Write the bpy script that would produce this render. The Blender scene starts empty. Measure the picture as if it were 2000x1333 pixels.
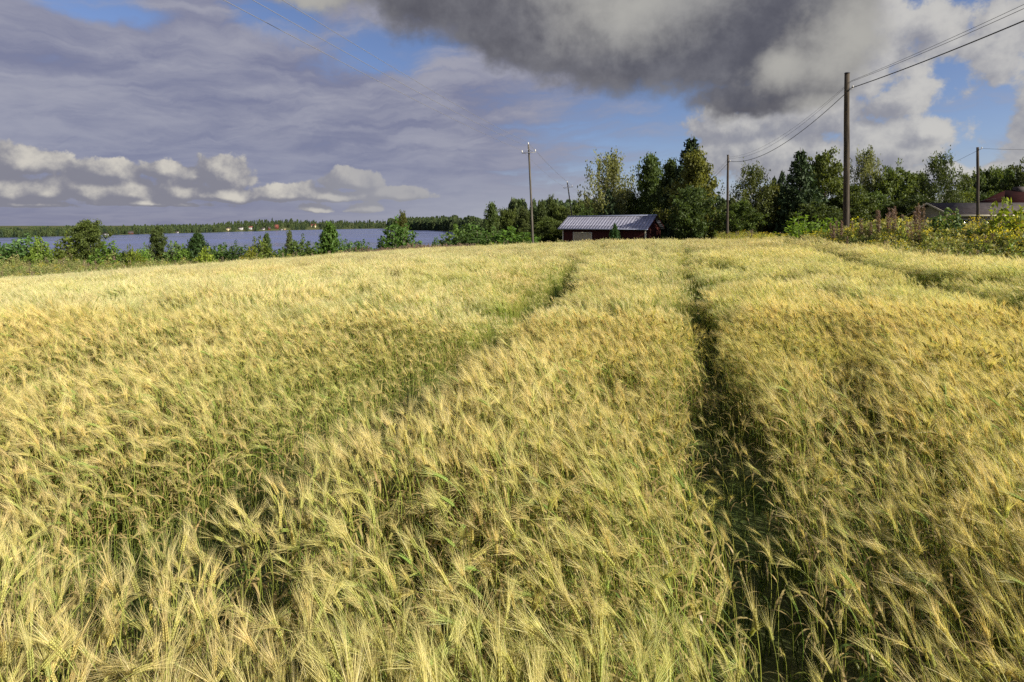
import bpy, math, random
import numpy as np
from mathutils import Vector, Matrix, Euler
R = math.radians
rng = np.random.default_rng(7)
random.seed(7)
S = bpy.context.scene
COL = S.collection

# ------------------------------------------------------------------ camera
CAMZ = 1.75
F = 1000.0                      # focal length in pixels of the 2000 px photograph
HZ = 440.0                      # horizon row
cd = bpy.data.cameras.new("camera"); cam = bpy.data.objects.new("camera", cd); COL.objects.link(cam)
cam.location = (0, 0, CAMZ); cam.rotation_euler = (R(90), 0, 0)
cd.sensor_width = 36; cd.lens = 18.0; cd.shift_y = -(666.5 - HZ) / 2000.0
cd.clip_start = 0.05; cd.clip_end = 20000
S.camera = cam

# ------------------------------------------------------------------ light and exposure
SUN_AZ, SUN_EL = R(123), R(31)   # clockwise from the view axis (+Y), and height
sd = bpy.data.lights.new("sun", 'SUN'); sd.energy = 5.0; sd.angle = R(0.53); sd.color = (1.0, 0.93, 0.80)
so = bpy.data.objects.new("sun", sd); COL.objects.link(so)
to_sun = Vector((math.sin(SUN_AZ) * math.cos(SUN_EL), math.cos(SUN_AZ) * math.cos(SUN_EL), math.sin(SUN_EL)))
so.rotation_euler = to_sun.to_track_quat('Z', 'Y').to_euler(); so.location = (30, 0, 40)
S.view_settings.view_transform = 'Standard'; S.view_settings.look = 'None'
S.view_settings.exposure = 0.75; S.view_settings.gamma = 1.0; S.view_settings.use_curve_mapping = False
S.cycles.max_bounces = 5; S.cycles.diffuse_bounces = 3; S.cycles.glossy_bounces = 2
S.cycles.transmission_bounces = 3; S.cycles.transparent_max_bounces = 4
S.cycles.sample_clamp_indirect = 4.0
S.cycles.use_denoising = False
S.cycles.caustics_reflective = False; S.cycles.caustics_refractive = False

# ------------------------------------------------------------------ node helper
class NT:
    def __init__(self, tree): self.t = tree
    def n(self, typ, **kw):
        nd = self.t.nodes.new(typ)
        for k, v in kw.items(): setattr(nd, k, v)
        return nd
    def put(self, sock, v):
        if v is None: return
        if hasattr(v, 'is_output'): self.t.links.new(v, sock)
        elif hasattr(v, 'outputs'): self.t.links.new(v.outputs[0], sock)
        else: sock.default_value = v
    def m(self, op, a, b=None, c=None, clamp=False):
        nd = self.n('ShaderNodeMath', operation=op, use_clamp=clamp)
        for i, v in enumerate((a, b, c)): self.put(nd.inputs[i], v)
        return nd.outputs[0]
    def ss(self, v, lo, hi):
        nd = self.n('ShaderNodeMapRange', interpolation_type='SMOOTHSTEP')
        self.put(nd.inputs[0], v); nd.inputs[1].default_value = lo; nd.inputs[2].default_value = hi
        return nd.outputs[0]
    def lin(self, v, lo, hi, a=0.0, b=1.0):
        nd = self.n('ShaderNodeMapRange'); self.put(nd.inputs[0], v)
        for i, q in enumerate((lo, hi, a, b)): nd.inputs[i + 1].default_value = q
        return nd.outputs[0]
    def mix(self, f, a, b, blend='MIX'):
        nd = self.n('ShaderNodeMix', data_type='RGBA', blend_type=blend)
        self.put(nd.inputs[0], f)
        for s, v in ((nd.inputs[6], a), (nd.inputs[7], b)):
            self.put(s, (v[0], v[1], v[2], 1) if isinstance(v, tuple) else v)
        return nd.outputs[2]
    def noise(self, vec, scale, detail=4, rough=0.5, dist=0.0, lac=2.0):
        nd = self.n('ShaderNodeTexNoise'); self.put(nd.inputs['Vector'], vec)
        nd.inputs['Scale'].default_value = scale; nd.inputs['Detail'].default_value = detail
        nd.inputs['Roughness'].default_value = rough; nd.inputs['Distortion'].default_value = dist
        nd.inputs['Lacunarity'].default_value = lac
        return nd.outputs[0]
    def xyz(self, x, y, z=0.0):
        nd = self.n('ShaderNodeCombineXYZ')
        for i, v in enumerate((x, y, z)): self.put(nd.inputs[i], v)
        return nd.outputs[0]

# ------------------------------------------------------------------ sky
W = bpy.data.worlds.new("World"); S.world = W; W.use_nodes = True
wt = W.node_tree; wt.nodes.clear(); k = NT(wt)
W.cycles.sampling_method = 'NONE'
out = k.n('ShaderNodeOutputWorld'); bg = k.n('ShaderNodeBackground'); bg.inputs[1].default_value = 0.053
wt.links.new(bg.outputs[0], out.inputs[0])
sky = k.n('ShaderNodeTexSky', sky_type='NISHITA'); sky.sun_disc = False
sky.sun_elevation = SUN_EL; sky.sun_rotation = SUN_AZ
sky.air_density = 1.0; sky.dust_density = 0.6; sky.ozone_density = 3.0
tc = k.n('ShaderNodeTexCoord'); D = tc.outputs['Generated']
sp = k.n('ShaderNodeSeparateXYZ'); wt.links.new(D, sp.inputs[0]); dx, dy, dz = sp.outputs
az0 = k.m('ARCTAN2', dx, dy); el0 = k.m('ARCSINE', dz)
zc = k.m('MAXIMUM', dz, 0.0)
iz = k.m('DIVIDE', 1.0, k.m('ADD', zc, 0.10))           # perspective of a level cloud deck
warp = k.noise(D, 9.0, 5, 0.58)
warpb = k.noise(k.xyz(k.m('ADD', dx, 7.3), dy, dz), 11.0, 5, 0.58)
soft = k.noise(D, 5.0, 4, 0.5, 0.3)
wz = k.m('MULTIPLY', k.m('SUBTRACT', warp, 0.5), 2.6)
# bearing and height, stirred a little so that no outline is a clean curve
az = k.m('ADD', az0, k.m('MULTIPLY', k.m('SUBTRACT', warp, 0.5), 0.10))
el = k.m('ADD', el0, k.m('MULTIPLY', k.m('SUBTRACT', warpb, 0.5), 0.06))
OFF_A, OFF_E = 0.016, 0.014                                # a step towards the sun
az_s = k.m('ADD', az, OFF_A); el_s = k.m('ADD', el, OFF_E)
puff = k.noise(D, 22.0, 8, 0.60, 0.1)
puff_s = k.noise(k.xyz(k.m('ADD', dx, OFF_A), dy, k.m('ADD', dz, OFF_E)), 22.0, 8, 0.60, 0.1)
pz = k.m('MULTIPLY', k.m('SUBTRACT', puff, 0.5), 2.0); pz_s = k.m('MULTIPLY', k.m('SUBTRACT', puff_s, 0.5), 2.0)
def ae(px, py):
    a = math.atan((px - 1000) / F); return a, math.atan((HZ - py) / F * math.cos(a))
def blob(B, A=None, E=None):
    """1 at the centre of a cloud lump, 0 at its rim and negative outside"""
    px, py, rx, ry = B[:4]; flat = B[4] if len(B) > 4 else None
    a, e = ae(px, py); wx = rx / F * math.cos(a) ** 2; wy = ry / F * math.cos(a)
    u = k.m('MULTIPLY', k.m('SUBTRACT', A or az, a), 1 / wx); v = k.m('MULTIPLY', k.m('SUBTRACT', E or el, e), 1 / wy)
    if flat: v = k.m('MAXIMUM', v, k.m('MULTIPLY', v, -flat))
    return k.m('SUBTRACT', 1.0, k.m('SQRT', k.m('MULTIPLY_ADD', u, u, k.m('MULTIPLY', v, v))))
def union(BL, A=None, E=None, sm=0.12):
    r = blob(BL[0], A, E)
    for b in BL[1:]: r = k.m('SMOOTH_MAX', r, blob(b, A, E), sm)
    return r
base = k.mix(1.0, sky, (1.18, 1.10, 1.26), 'MULTIPLY')
# 1) high streaky layer, thick on the left, thin on the right
st = k.noise(k.xyz(k.m('MULTIPLY', dx, iz), k.m('MULTIPLY', dy, iz), 3.7), 1.5, 6, 0.55, 0.4)
st2 = k.noise(k.xyz(k.m('MULTIPLY', az, 2.0), k.m('MULTIPLY', k.m('SUBTRACT', el, k.m('MULTIPLY', az, 0.10)), 11.0), 0.0), 2.0, 6, 0.58, 0.5)
stm = k.m('MULTIPLY_ADD', st, 0.45, k.m('MULTIPLY', st2, 0.55))
cover = k.lin(az, -0.15, 0.34, 0.26, -0.10)
gapm = k.ss(k.m('ADD', union([(150, -5, 260, 50), (540, 40, 170, 60), (770, 95, 220, 80)]), k.m('MULTIPLY', wz, 0.25)), -0.15, 0.8)
a1 = k.ss(k.m('SUBTRACT', k.m('ADD', stm, cover), k.m('MULTIPLY', gapm, 0.36)), 0.38, 0.68)
c1 = k.mix(k.ss(stm, 0.36, 0.64), (2.1, 2.2, 3.35), (4.0, 4.0, 4.75))
c1 = k.mix(k.m('MULTIPLY', k.ss(k.m('SUBTRACT', el, k.m('MULTIPLY', st2, 0.10)), 0.14, -0.02), 0.6), c1, (2.2, 2.35, 3.65))
lay = k.mix(k.m('MULTIPLY', a1, 0.94), base, c1)
hzb = k.m('MULTIPLY', k.ss(el0, 0.13, 0.0), k.ss(az0, -0.55, 0.1))
lay = k.mix(k.m('MULTIPLY', hzb, 0.75), lay, (4.9, 5.1, 5.8))
# 2) low row of cumulus on the left, with flat bases
el_m = k.m('ADD', el0, k.m('MULTIPLY', k.m('SUBTRACT', warpb, 0.5), 0.018)); el_ms = k.m('ADD', el_m, OFF_E)
ROW = [(40, 318, 104.5, 46.92, 1.61), (-60, 326, 88.0, 40.8, 1.61), (215, 338, 77.0, 30.6, 1.61), (325, 336, 71.5, 30.6, 1.61), (435, 348, 88.0, 51.0, 1.74), (380, 348, 55.0, 26.52, 1.61), (0, 380, 121.0, 53.04, 2.48), (95, 380, 88.0, 40.8, 2.48), (165, 380, 77.0, 46.92, 2.48), (255, 381, 77.0, 42.84, 2.48), (350, 382, 68.2, 42.84, 2.48), (440, 386, 88.0, 26.52, 2.48), (550, 386, 110.0, 28.56, 2.48), (690, 358, 63.8, 30.6, 2.11), (660, 388, 99.0, 18.36, 2.48), (780, 384, 88.0, 20.4, 2.48), (715, 410, 49.5, 18.36, 2.48), (615, 412, 44.0, 14.28, 2.48), (60, 400, 121.0, 10.2, 1.86), (300, 399, 176.0, 9.18, 1.86)]
row = k.m('MULTIPLY_ADD', pz, 0.85, union(ROW, az0, el_m, 0.3)); row_s = k.m('MULTIPLY_ADD', pz_s, 0.85, union(ROW, k.m('ADD', az0, OFF_A), el_ms, 0.3))
a2 = k.ss(row, 0.02, 0.22)
lit = k.ss(k.m('SUBTRACT', row, row_s), -0.15, 0.85)
c2 = k.mix(lit, (2.6, 2.6, 3.1), (7.4, 7.0, 6.2))
c2 = k.mix(k.m('MULTIPLY', k.ss(az0, -0.46, -0.24), 0.75), c2, (3.7, 3.75, 4.15))
lay = k.mix(k.m('MULTIPLY', a2, 0.92), lay, c2)
# 3) white cumulus to the right and the grey heap behind the poles
RIGHT = [(1730, 290, 150, 75, 1.4), (1820, 262, 60, 36, 1.6), (1630, 320, 170, 60), (1490, 300, 150, 60), (1430, 245, 100, 45), (1570, 230, 160, 70), (1760, 195, 85, 50), (1810, 60, 110, 66), (1960, 60, 130, 110),
         (1690, 40, 100, 110), (1620, 130, 190, 120), (2060, 230, 110, 140), (1900, 340, 160, 26)]
r3 = k.m('MULTIPLY_ADD', wz, 0.15, k.m('MULTIPLY_ADD', pz, 0.85, union(RIGHT))); r3_s = k.m('MULTIPLY_ADD', wz, 0.15, k.m('MULTIPLY_ADD', pz_s, 0.85, union(RIGHT, az_s, el_s)))
a3 = k.ss(r3, -0.06, 0.28)
lit3 = k.ss(k.m('ADD', k.m('SUBTRACT', r3, r3_s), k.m('MULTIPLY', k.m('SUBTRACT', soft, 0.45), 1.3)), -0.55, 0.85)
c3 = k.mix(lit3, (3.1, 3.1, 3.5), (6.7, 6.5, 6.1))
lay = k.mix(k.m('MULTIPLY', a3, 0.92), lay, c3)
# 4) the big dark cloud overhead
DARK = [(880, -70, 300, 140), (1060, 45, 250, 95), (1250, 60, 310, 125), (1450, 75, 230, 125), (1500, 185, 180, 50), (1100, -210, 800, 190), (600, -50, 210, 70), (1620, 60, 120, 120)]
d4 = k.m('MULTIPLY_ADD', wz, 0.20, k.m('MULTIPLY_ADD', pz, 0.26, union(DARK)))
a4 = k.ss(d4, -0.06, 0.36)
GLOW = [(1235, 10, 230, 95), (1180, -40, 220, 90), (1680, 80, 190, 150), (1540, 130, 120, 60), (600, 0, 170, 60), (1640, 220, 150, 60)]
g4 = k.ss(k.m('MULTIPLY_ADD', wz, 0.22, k.m('MULTIPLY_ADD', pz, 0.30, union(GLOW))), -0.15, 1.05)
dk = k.mix(k.ss(k.m('MULTIPLY_ADD', puff, 0.3, k.m('MULTIPLY_ADD', warp, 0.35, k.m('MULTIPLY', soft, 0.35))), 0.38, 0.64), (1.05, 1.05, 1.28), (2.1, 2.1, 2.35))
c4 = k.mix(g4, dk, (4.7, 4.6, 4.3))
lay = k.mix(k.m('MULTIPLY', a4, 0.97), lay, c4)
wt.links.new(lay, bg.inputs[0])

# ------------------------------------------------------------------ helpers: materials, meshes, tagging
def material(name, color=(0.5, 0.5, 0.5), rough=0.8, spec=0.3, metal=0.0, build=None):
    m = bpy.data.materials.new(name); m.use_nodes = True
    q = NT(m.node_tree); p = m.node_tree.nodes['Principled BSDF']
    p.inputs['Base Color'].default_value = (*color, 1); p.inputs['Roughness'].default_value = rough
    p.inputs['Specular IOR Level'].default_value = spec; p.inputs['Metallic'].default_value = metal
    if build: build(q, p)
    return m
def varied(c1, c2, scale, detail=4, stretch=(1, 1, 1), bump=0.0, rnd=0.0):
    """two-tone procedural colour in object space, optional relief and per-object shift"""
    def b(q, p):
        t = q.n('ShaderNodeTexCoord'); mp = q.n('ShaderNodeMapping'); q.put(mp.inputs[0], t.outputs['Object'])
        mp.inputs['Scale'].default_value = stretch
        nz = q.noise(mp.outputs[0], scale, detail, 0.6)
        f = q.ss(nz, 0.35, 0.65)
        col = q.mix(f, c1, c2)
        if rnd:
            oi = q.n('ShaderNodeObjectInfo')
            hs = q.n('ShaderNodeHueSaturation'); q.put(hs.inputs['Color'], col)
            q.put(hs.inputs['Value'], q.lin(oi.outputs['Random'], 0, 1, 1 - rnd, 1 + rnd)); col = hs.outputs[0]
        q.put(p.inputs['Base Color'], col)
        if bump:
            bn = q.n('ShaderNodeBump'); bn.inputs['Strength'].default_value = bump; bn.inputs['Distance'].default_value = 0.02
            q.put(bn.inputs['Height'], nz); q.put(p.inputs['Normal'], bn.outputs[0])
    return b
def leafmat(name, trans=0.4, rnd=0.25, hue=0.02, rough=0.55, spec=0.25, patch=None):
    """foliage: colour from the mesh's own colour attribute, shifted per plant, partly translucent"""
    m = bpy.data.materials.new(name); m.use_nodes = True; t = m.node_tree; q = NT(t)
    p = t.nodes['Principled BSDF']; o = t.nodes['Material Output']
    at = q.n('ShaderNodeAttribute', attribute_name='Col'); oi = q.n('ShaderNodeObjectInfo')
    col = at.outputs['Color']
    if patch: col = patch(q, col)
    hs = q.n('ShaderNodeHueSaturation'); q.put(hs.inputs['Color'], col)
    q.put(hs.inputs['Value'], q.lin(oi.outputs['Random'], 0, 1, 1 - rnd, 1 + rnd))
    r2 = q.m('FRACT', q.m('MULTIPLY', oi.outputs['Random'], 17.31))
    q.put(hs.inputs['Hue'], q.lin(r2, 0, 1, 0.5 - hue, 0.5 + hue))
    q.put(p.inputs['Base Color'], hs.outputs[0]); p.inputs['Roughness'].default_value = rough
    p.inputs['Specular IOR Level'].default_value = spec
    tr = q.n('ShaderNodeBsdfTranslucent'); q.put(tr.inputs[0], q.mix(1.0, hs.outputs[0], (1.25, 1.2, 0.6), 'MULTIPLY'))
    mx = q.n('ShaderNodeMixShader'); mx.inputs[0].default_value = trans
    t.links.new(p.outputs[0], mx.inputs[1]); t.links.new(tr.outputs[0], mx.inputs[2]); t.links.new(mx.outputs[0], o.inputs[0])
    return m

class MB:
    """collects vertices, faces and one colour per vertex"""
    def __init__(self): self.v = []; self.f = []; self.c = []; self.n = 0
    def add(self, v, f, c):
        v = np.asarray(v, float).reshape(-1, 3); f = np.asarray(f, int)
        self.v.append(v); self.c.append(np.broadcast_to(np.asarray(c, float), (len(v), 3)))
        self.f.append(f + self.n); self.n += len(v)
    def box(self, x0, x1, y0, y1, z0, z1, c=(.5, .5, .5)):
        v = [(x, y, z) for z in (z0, z1) for y in (y0, y1) for x in (x0, x1)]
        self.add(v, [(0, 2, 3, 1), (4, 5, 7, 6), (0, 1, 5, 4), (2, 6, 7, 3), (0, 4, 6, 2), (1, 3, 7, 5)], c)
    def hexa(self, v, c=(.5, .5, .5)):
        self.add(v, [(0, 2, 3, 1), (4, 5, 7, 6), (0, 1, 5, 4), (2, 6, 7, 3), (0, 4, 6, 2), (1, 3, 7, 5)], c)
    def tube(self, P, rad, c, sides=5, cap=True):
        P = np.asarray(P, float); n = len(P); rad = np.broadcast_to(np.asarray(rad, float), (n,))
        T = np.gradient(P, axis=0); T /= np.linalg.norm(T, axis=1)[:, None] + 1e-12
        ref = np.array([0.0, 0, 1]) if abs(T[0, 2]) < 0.8 else np.array([1.0, 0, 0])
        A = np.cross(T, ref); A /= np.linalg.norm(A, axis=1)[:, None] + 1e-12; B = np.cross(T, A)
        an = np.linspace(0, 2 * np.pi, sides, endpoint=False)
        V = P[:, None] + rad[:, None, None] * (np.cos(an)[None, :, None] * A[:, None] + np.sin(an)[None, :, None] * B[:, None])
        i = np.arange(n - 1)[:, None] * sides; j = np.arange(sides)[None]; j2 = (j + 1) % sides
        Fq = np.stack([i + j, i + j2, i + sides + j2, i + sides + j], -1).reshape(-1, 4)
        cc = np.asarray(c, float)
        if cc.ndim == 2: cc = np.repeat(cc, sides, 0)
        base = self.n
        self.add(V.reshape(-1, 3), Fq, cc)
        if cap and sides == 4: self.f.append(np.array([[base + (n - 1) * sides + s for s in range(4)]]))
        elif cap:
            self.v.append(P[-1:]); self.c.append(np.broadcast_to(cc if cc.ndim == 1 else cc[-1], (1, 3))); t = self.n; self.n += 1
            o = base + (n - 1) * sides
            self.f.append(np.array([[o + s, o + (s + 1) % sides, t] for s in range(sides)]))
    def mesh(self, name, mats, smooth=False):
        me = bpy.data.meshes.new(name)
        V = np.concatenate(self.v); tri = [f for f in self.f if f.shape[1] == 3]; qd = [f for f in self.f if f.shape[1] == 4]
        loops = []; tot = []
        if qd: q = np.concatenate(qd); loops.append(q.ravel()); tot += [4] * len(q)
        if tri: t = np.concatenate(tri); loops.append(t.ravel()); tot += [3] * len(t)
        L = np.concatenate(loops); tot = np.array(tot); st = np.concatenate([[0], np.cumsum(tot)[:-1]])
        me.vertices.add(len(V)); me.vertices.foreach_set('co', V.ravel())
        me.loops.add(len(L)); me.loops.foreach_set('vertex_index', L.astype(np.int32))
        me.polygons.add(len(tot)); me.polygons.foreach_set('loop_start', st.astype(np.int32))
        try: me.polygons.foreach_set('loop_total', tot.astype(np.int32))
        except Exception: pass
        a = me.color_attributes.new('Col', 'FLOAT_COLOR', 'POINT')
        C = np.ones((len(V), 4)); C[:, :3] = np.concatenate(self.c); a.data.foreach_set('color', C.ravel())
        for m in (mats if isinstance(mats, (list, tuple)) else [mats]): me.materials.append(m)
        if smooth: me.polygons.foreach_set('use_smooth', np.ones(len(tot), bool))
        me.update(); me.validate(); return me
def link(name, data, parent=None, loc=None, rot=None, scale=None):
    o = bpy.data.objects.new(name, data); COL.objects.link(o)
    if parent is not None: o.parent = parent
    if loc is not None: o.location = loc
    if rot is not None: o.rotation_euler = rot
    if scale is not None: o.scale = scale
    return o
def tag(o, label=None, cat=None, group=None, kind=None):
    if label: o['label'] = label
    if cat: o['category'] = cat
    if group: o['group'] = group
    if kind: o['kind'] = kind
    return o
def thing(name, loc, label, cat, group=None, rot=(0, 0, 0), scale=(1, 1, 1)):
    return tag(link(name, None, None, loc, rot, scale), label, cat, group)

# ------------------------------------------------------------------ terrain
CROP = 0.95
EDGE = np.array([(-1400, 21.5), (-1000, 24), (-500, 29), (0, 36), (250, 42), (500, 48), (750, 54), (900, 57), (1046, 58), (1180, 52), (1270, 46), (1360, 40), (1450, 37), (1500, 31),
                 (1560, 25), (1620, 21), (1700, 18.8), (1800, 17.6), (1900, 17), (2000, 16.5), (2400, 15), (4000, 12)], float)
def edge_d(px): return np.interp(px, EDGE[:, 0], EDGE[:, 1])
def topz(px, py):   # ground under a crop top seen at a pixel of the edge
    d = edge_d(px); return ((px - 1000) / F * d, d, CAMZ - (py - HZ) / F * d - CROP)
CP = [topz(*p) for p in ((0, 541), (250, 521), (500, 505), (750, 488), (900, 480), (1046, 475), (1180, 470), (1270, 467), (1360, 463), (1450, 464), (1500, 462), (1560, 461), (1620, 460), (1700, 466), (1800, 480), (1900, 490), (2000, 500))]
CP += [(0, 0, 0), (-3, 3, 0), (3, 3, 0), (0, 6, 0), (6, 6, .02), (-7, 7, -.1), (8, 2, 0), (-8, 2, -.1), (0, -15, 0), (15, -10, 0), (-15, -10, -.5), (-40, 10, -2.6), (-25, 5, -1.2),
       (12, 12, .1), (10, 16, .3), (5, 20, .12), (-10, 18, -.55), (-22, 22, -1.35), (0, 30, -.3), (8, 32, .02), (-14, 38, -1.35), (3, 45, -.75),
       (-50, 47, -2.35), (-42, 52, -2.5), (-30, 57, -2.6), (-16, 62, -2.3), (-6, 66, -1.9), (4, 66, -1.5), (12, 69, -1.3), (20, 64, -.6), (12, 85, -2.2), (25, 85, -.8), (21, 50, .2),
       (15.6, 24, .5), (24, 24, .3), (28, 34, .4), (36, 40, .5), (50, 60, .4), (60, 80, .4), (40, 80, 0), (30, 60, .2), (30, 10, .1), (60, 30, .4)]
CP = np.array(CP)
def tps(r2): return np.where(r2 > 0, r2 * np.log(np.maximum(r2, 1e-9)) * 0.5, 0)
def _fit():
    P = CP[:, :2]; n = len(P); d2 = ((P[:, None] - P[None]) ** 2).sum(-1)
    A = np.zeros((n + 3, n + 3)); A[:n, :n] = tps(d2) + np.eye(n) * 1.5; A[:n, n] = 1; A[:n, n + 1:] = P; A[n, :n] = 1; A[n + 1:, :n] = P.T
    return np.linalg.solve(A, np.concatenate([CP[:, 2], np.zeros(3)]))
WTS = _fit()
def local(x, y):
    x = np.asarray(x, float); y = np.asarray(y, float); sh = x.shape; Q = np.stack([x.ravel(), y.ravel()], -1); o = np.empty(len(Q))
    for i in range(0, len(Q), 40000):
        q = Q[i:i + 40000]; d2 = ((q[:, None] - CP[None, :, :2]) ** 2).sum(-1)
        o[i:i + 40000] = tps(d2) @ WTS[:-3] + WTS[-3] + q @ WTS[-2:]
    return o.reshape(sh)
WATER = -10.0
# shores by bearing, given as photo columns: near shore and far shore depth, hill height behind the far shore
SH = np.array([(-3000, 95, 380, 2), (-500, 100, 420, 2), (0, 105, 470, 1.5), (100, 106, 510, 2), (250, 108, 618, 2.5), (400, 112, 783, 5), (470, 114, 900, 12), (540, 116, 1060, 17), (620, 119, 1300, 17), (700, 122, 1560, 19),
               (752, 124, 1680, 21), (757, 124, 1119, 8), (800, 126, 1119, 14), (860, 130, 1050, 15), (900, 140, 700, 8), (945, 170, 175, 2), (960, 150, 150, 0)], float)
def ground(x, y):
    x = np.asarray(x, float); y = np.asarray(y, float)
    yy = np.maximum(y, 1.0); px = 1000 + F * x / yy; r = np.hypot(x, y)
    w = np.clip((r - 75) / 45, 0, 1); w = w * w * (3 - 2 * w)
    flat = np.where(x > 0.35 * np.abs(y), 0.3, -2.4)
    lz = np.clip(local(np.clip(x, -70, 80), np.clip(y, -25, 95)), -3.2, 1.4)
    back = np.clip((-y - 10) / 20, 0, 1)
    z = lz * (1 - w) + flat * w; z = z * (1 - back) + np.clip(lz, -1.5, .3) * back
    rn = np.interp(px, SH[:, 0], SH[:, 1]); rf = np.interp(px, SH[:, 0], SH[:, 2]); hh = np.interp(px, SH[:, 0], SH[:, 3])
    lake = (px < 960) & (y > 1)
    t1 = np.clip((y - 58 - (rn - 105) * .5) / np.maximum(rn - 58 - (rn - 105) * .5, 1), 0, 1.3)
    zl = z * (1 - np.minimum(t1, 1) ** 1.3) + WATER * np.minimum(t1, 1) ** 1.3 - 3.0 * np.clip((y - rn) / 12, 0, 1)
    far = WATER - .4 + 1.2 * np.clip((y - rf) / 10, -1, 1) + hh * np.clip((y - rf - 10) / (0.28 * rf), 0, 1)
    far = np.maximum(far, -13)
    zl = np.where(y > 0.5 * (rn + rf), far, zl)
    land = z + np.clip((r - 300) / 900, 0, 1) * 6 - np.clip((r - 110) / 60, 0, 1) * np.clip((1130 - px) / 120, 0, 1) * 3.5
    o = np.where(lake, zl, land)
    return np.where((y <= 1) & (x < 0), o - np.clip((r - 60) / 60, 0, 1) * 8.0, o)
def G(x, y): return float(ground(np.array([x]), np.array([y]))[0])
def at(px, d): return (px - 1000) / F * d
def zpix(py, d): return CAMZ + (HZ - py) / F * d
def unproject(px, py, h):
    d = np.linspace(0.8, 70, 4000); x = (px - 1000) / F * d; z = CAMZ - (py - HZ) / F * d
    s = np.nonzero(z <= ground(x, d) + h)[0]
    return (x[s[0]], d[s[0]]) if len(s) else (x[-1], d[-1])

def soil(q, p):
    g = q.n('ShaderNodeNewGeometry'); n1 = q.noise(g.outputs['Position'], 0.35, 6, 0.6); n2 = q.noise(g.outputs['Position'], 9.0, 4, 0.6)
    c = q.mix(q.ss(n2, .3, .7), (.055, .055, .022), (.12, .11, .05)); c = q.mix(q.ss(n1, .4, .65), c, (.055, .085, .022))
    q.put(p.inputs['Base Color'], c)
    bn = q.n('ShaderNodeBump'); bn.inputs['Strength'].default_value = .6; q.put(bn.inputs['Height'], n2); q.put(p.inputs['Normal'], bn.outputs[0])
M_soil = material('ground_cover', rough=.95, spec=.1, build=soil)
def make_ground():
    rr = np.concatenate([[0.0], np.geomspace(0.6, 9000, 190)]); nb = 420
    th = np.concatenate([np.linspace(-55, 55, 300), np.linspace(55, 305, 121)[1:-1]]); nb = len(th)
    th = np.radians(th); X = rr[:, None] * np.sin(th)[None]; Y = rr[:, None] * np.cos(th)[None]; Z = ground(X, Y)
    V = np.stack([X, Y, Z], -1).reshape(-1, 3); i = np.arange(1, len(rr) - 1)[:, None] * nb; j = np.arange(nb)[None]; j2 = (j + 1) % nb
    b = MB(); b.add(V, np.stack([i + j, i + nb + j, i + nb + j2, i + j2], -1).reshape(-1, 4), (.1, .1, .05))
    jj = np.arange(nb); b.f.append(np.stack([0 * jj, nb + jj, nb + (jj + 1) % nb], -1))
    o = link('ground', b.mesh('ground', M_soil, True)); tag(o, kind='structure'); return o
make_ground()

# ------------------------------------------------------------------ lake
def water(q, p):
    g = q.n('ShaderNodeNewGeometry'); mp = q.n('ShaderNodeMapping'); q.put(mp.inputs[0], g.outputs['Position']); mp.inputs['Scale'].default_value = (1, .55, 1)
    m2 = q.n('ShaderNodeMapping'); q.put(m2.inputs[0], g.outputs['Position']); m2.inputs['Scale'].default_value = (.25, 1.6, 1)
    a = q.noise(mp.outputs[0], .55, 5, .65); c = q.noise(m2.outputs[0], .022, 4, .6)
    bn = q.n('ShaderNodeBump'); bn.inputs['Strength'].default_value = .9; bn.inputs['Distance'].default_value = .35
    q.put(bn.inputs['Height'], a); q.put(p.inputs['Normal'], bn.outputs[0])
    q.put(p.inputs['Roughness'], q.lin(c, .35, .65, .08, .42)); q.put(p.inputs['Base Color'], q.mix(q.ss(c, .35, .65), (.055, .075, .165), (.12, .145, .28)))
    p.inputs['IOR'].default_value = 1.33
M_water = material('lake_water', rough=.2, spec=.5, build=water)
b = MB(); b.add([(-6000, 60, WATER), (900, 60, WATER), (900, 5000, WATER), (-6000, 5000, WATER)], [(0, 1, 2, 3)], (.1, .1, .2))
tag(link('lake', b.mesh('lake', M_water)), kind='structure')

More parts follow.
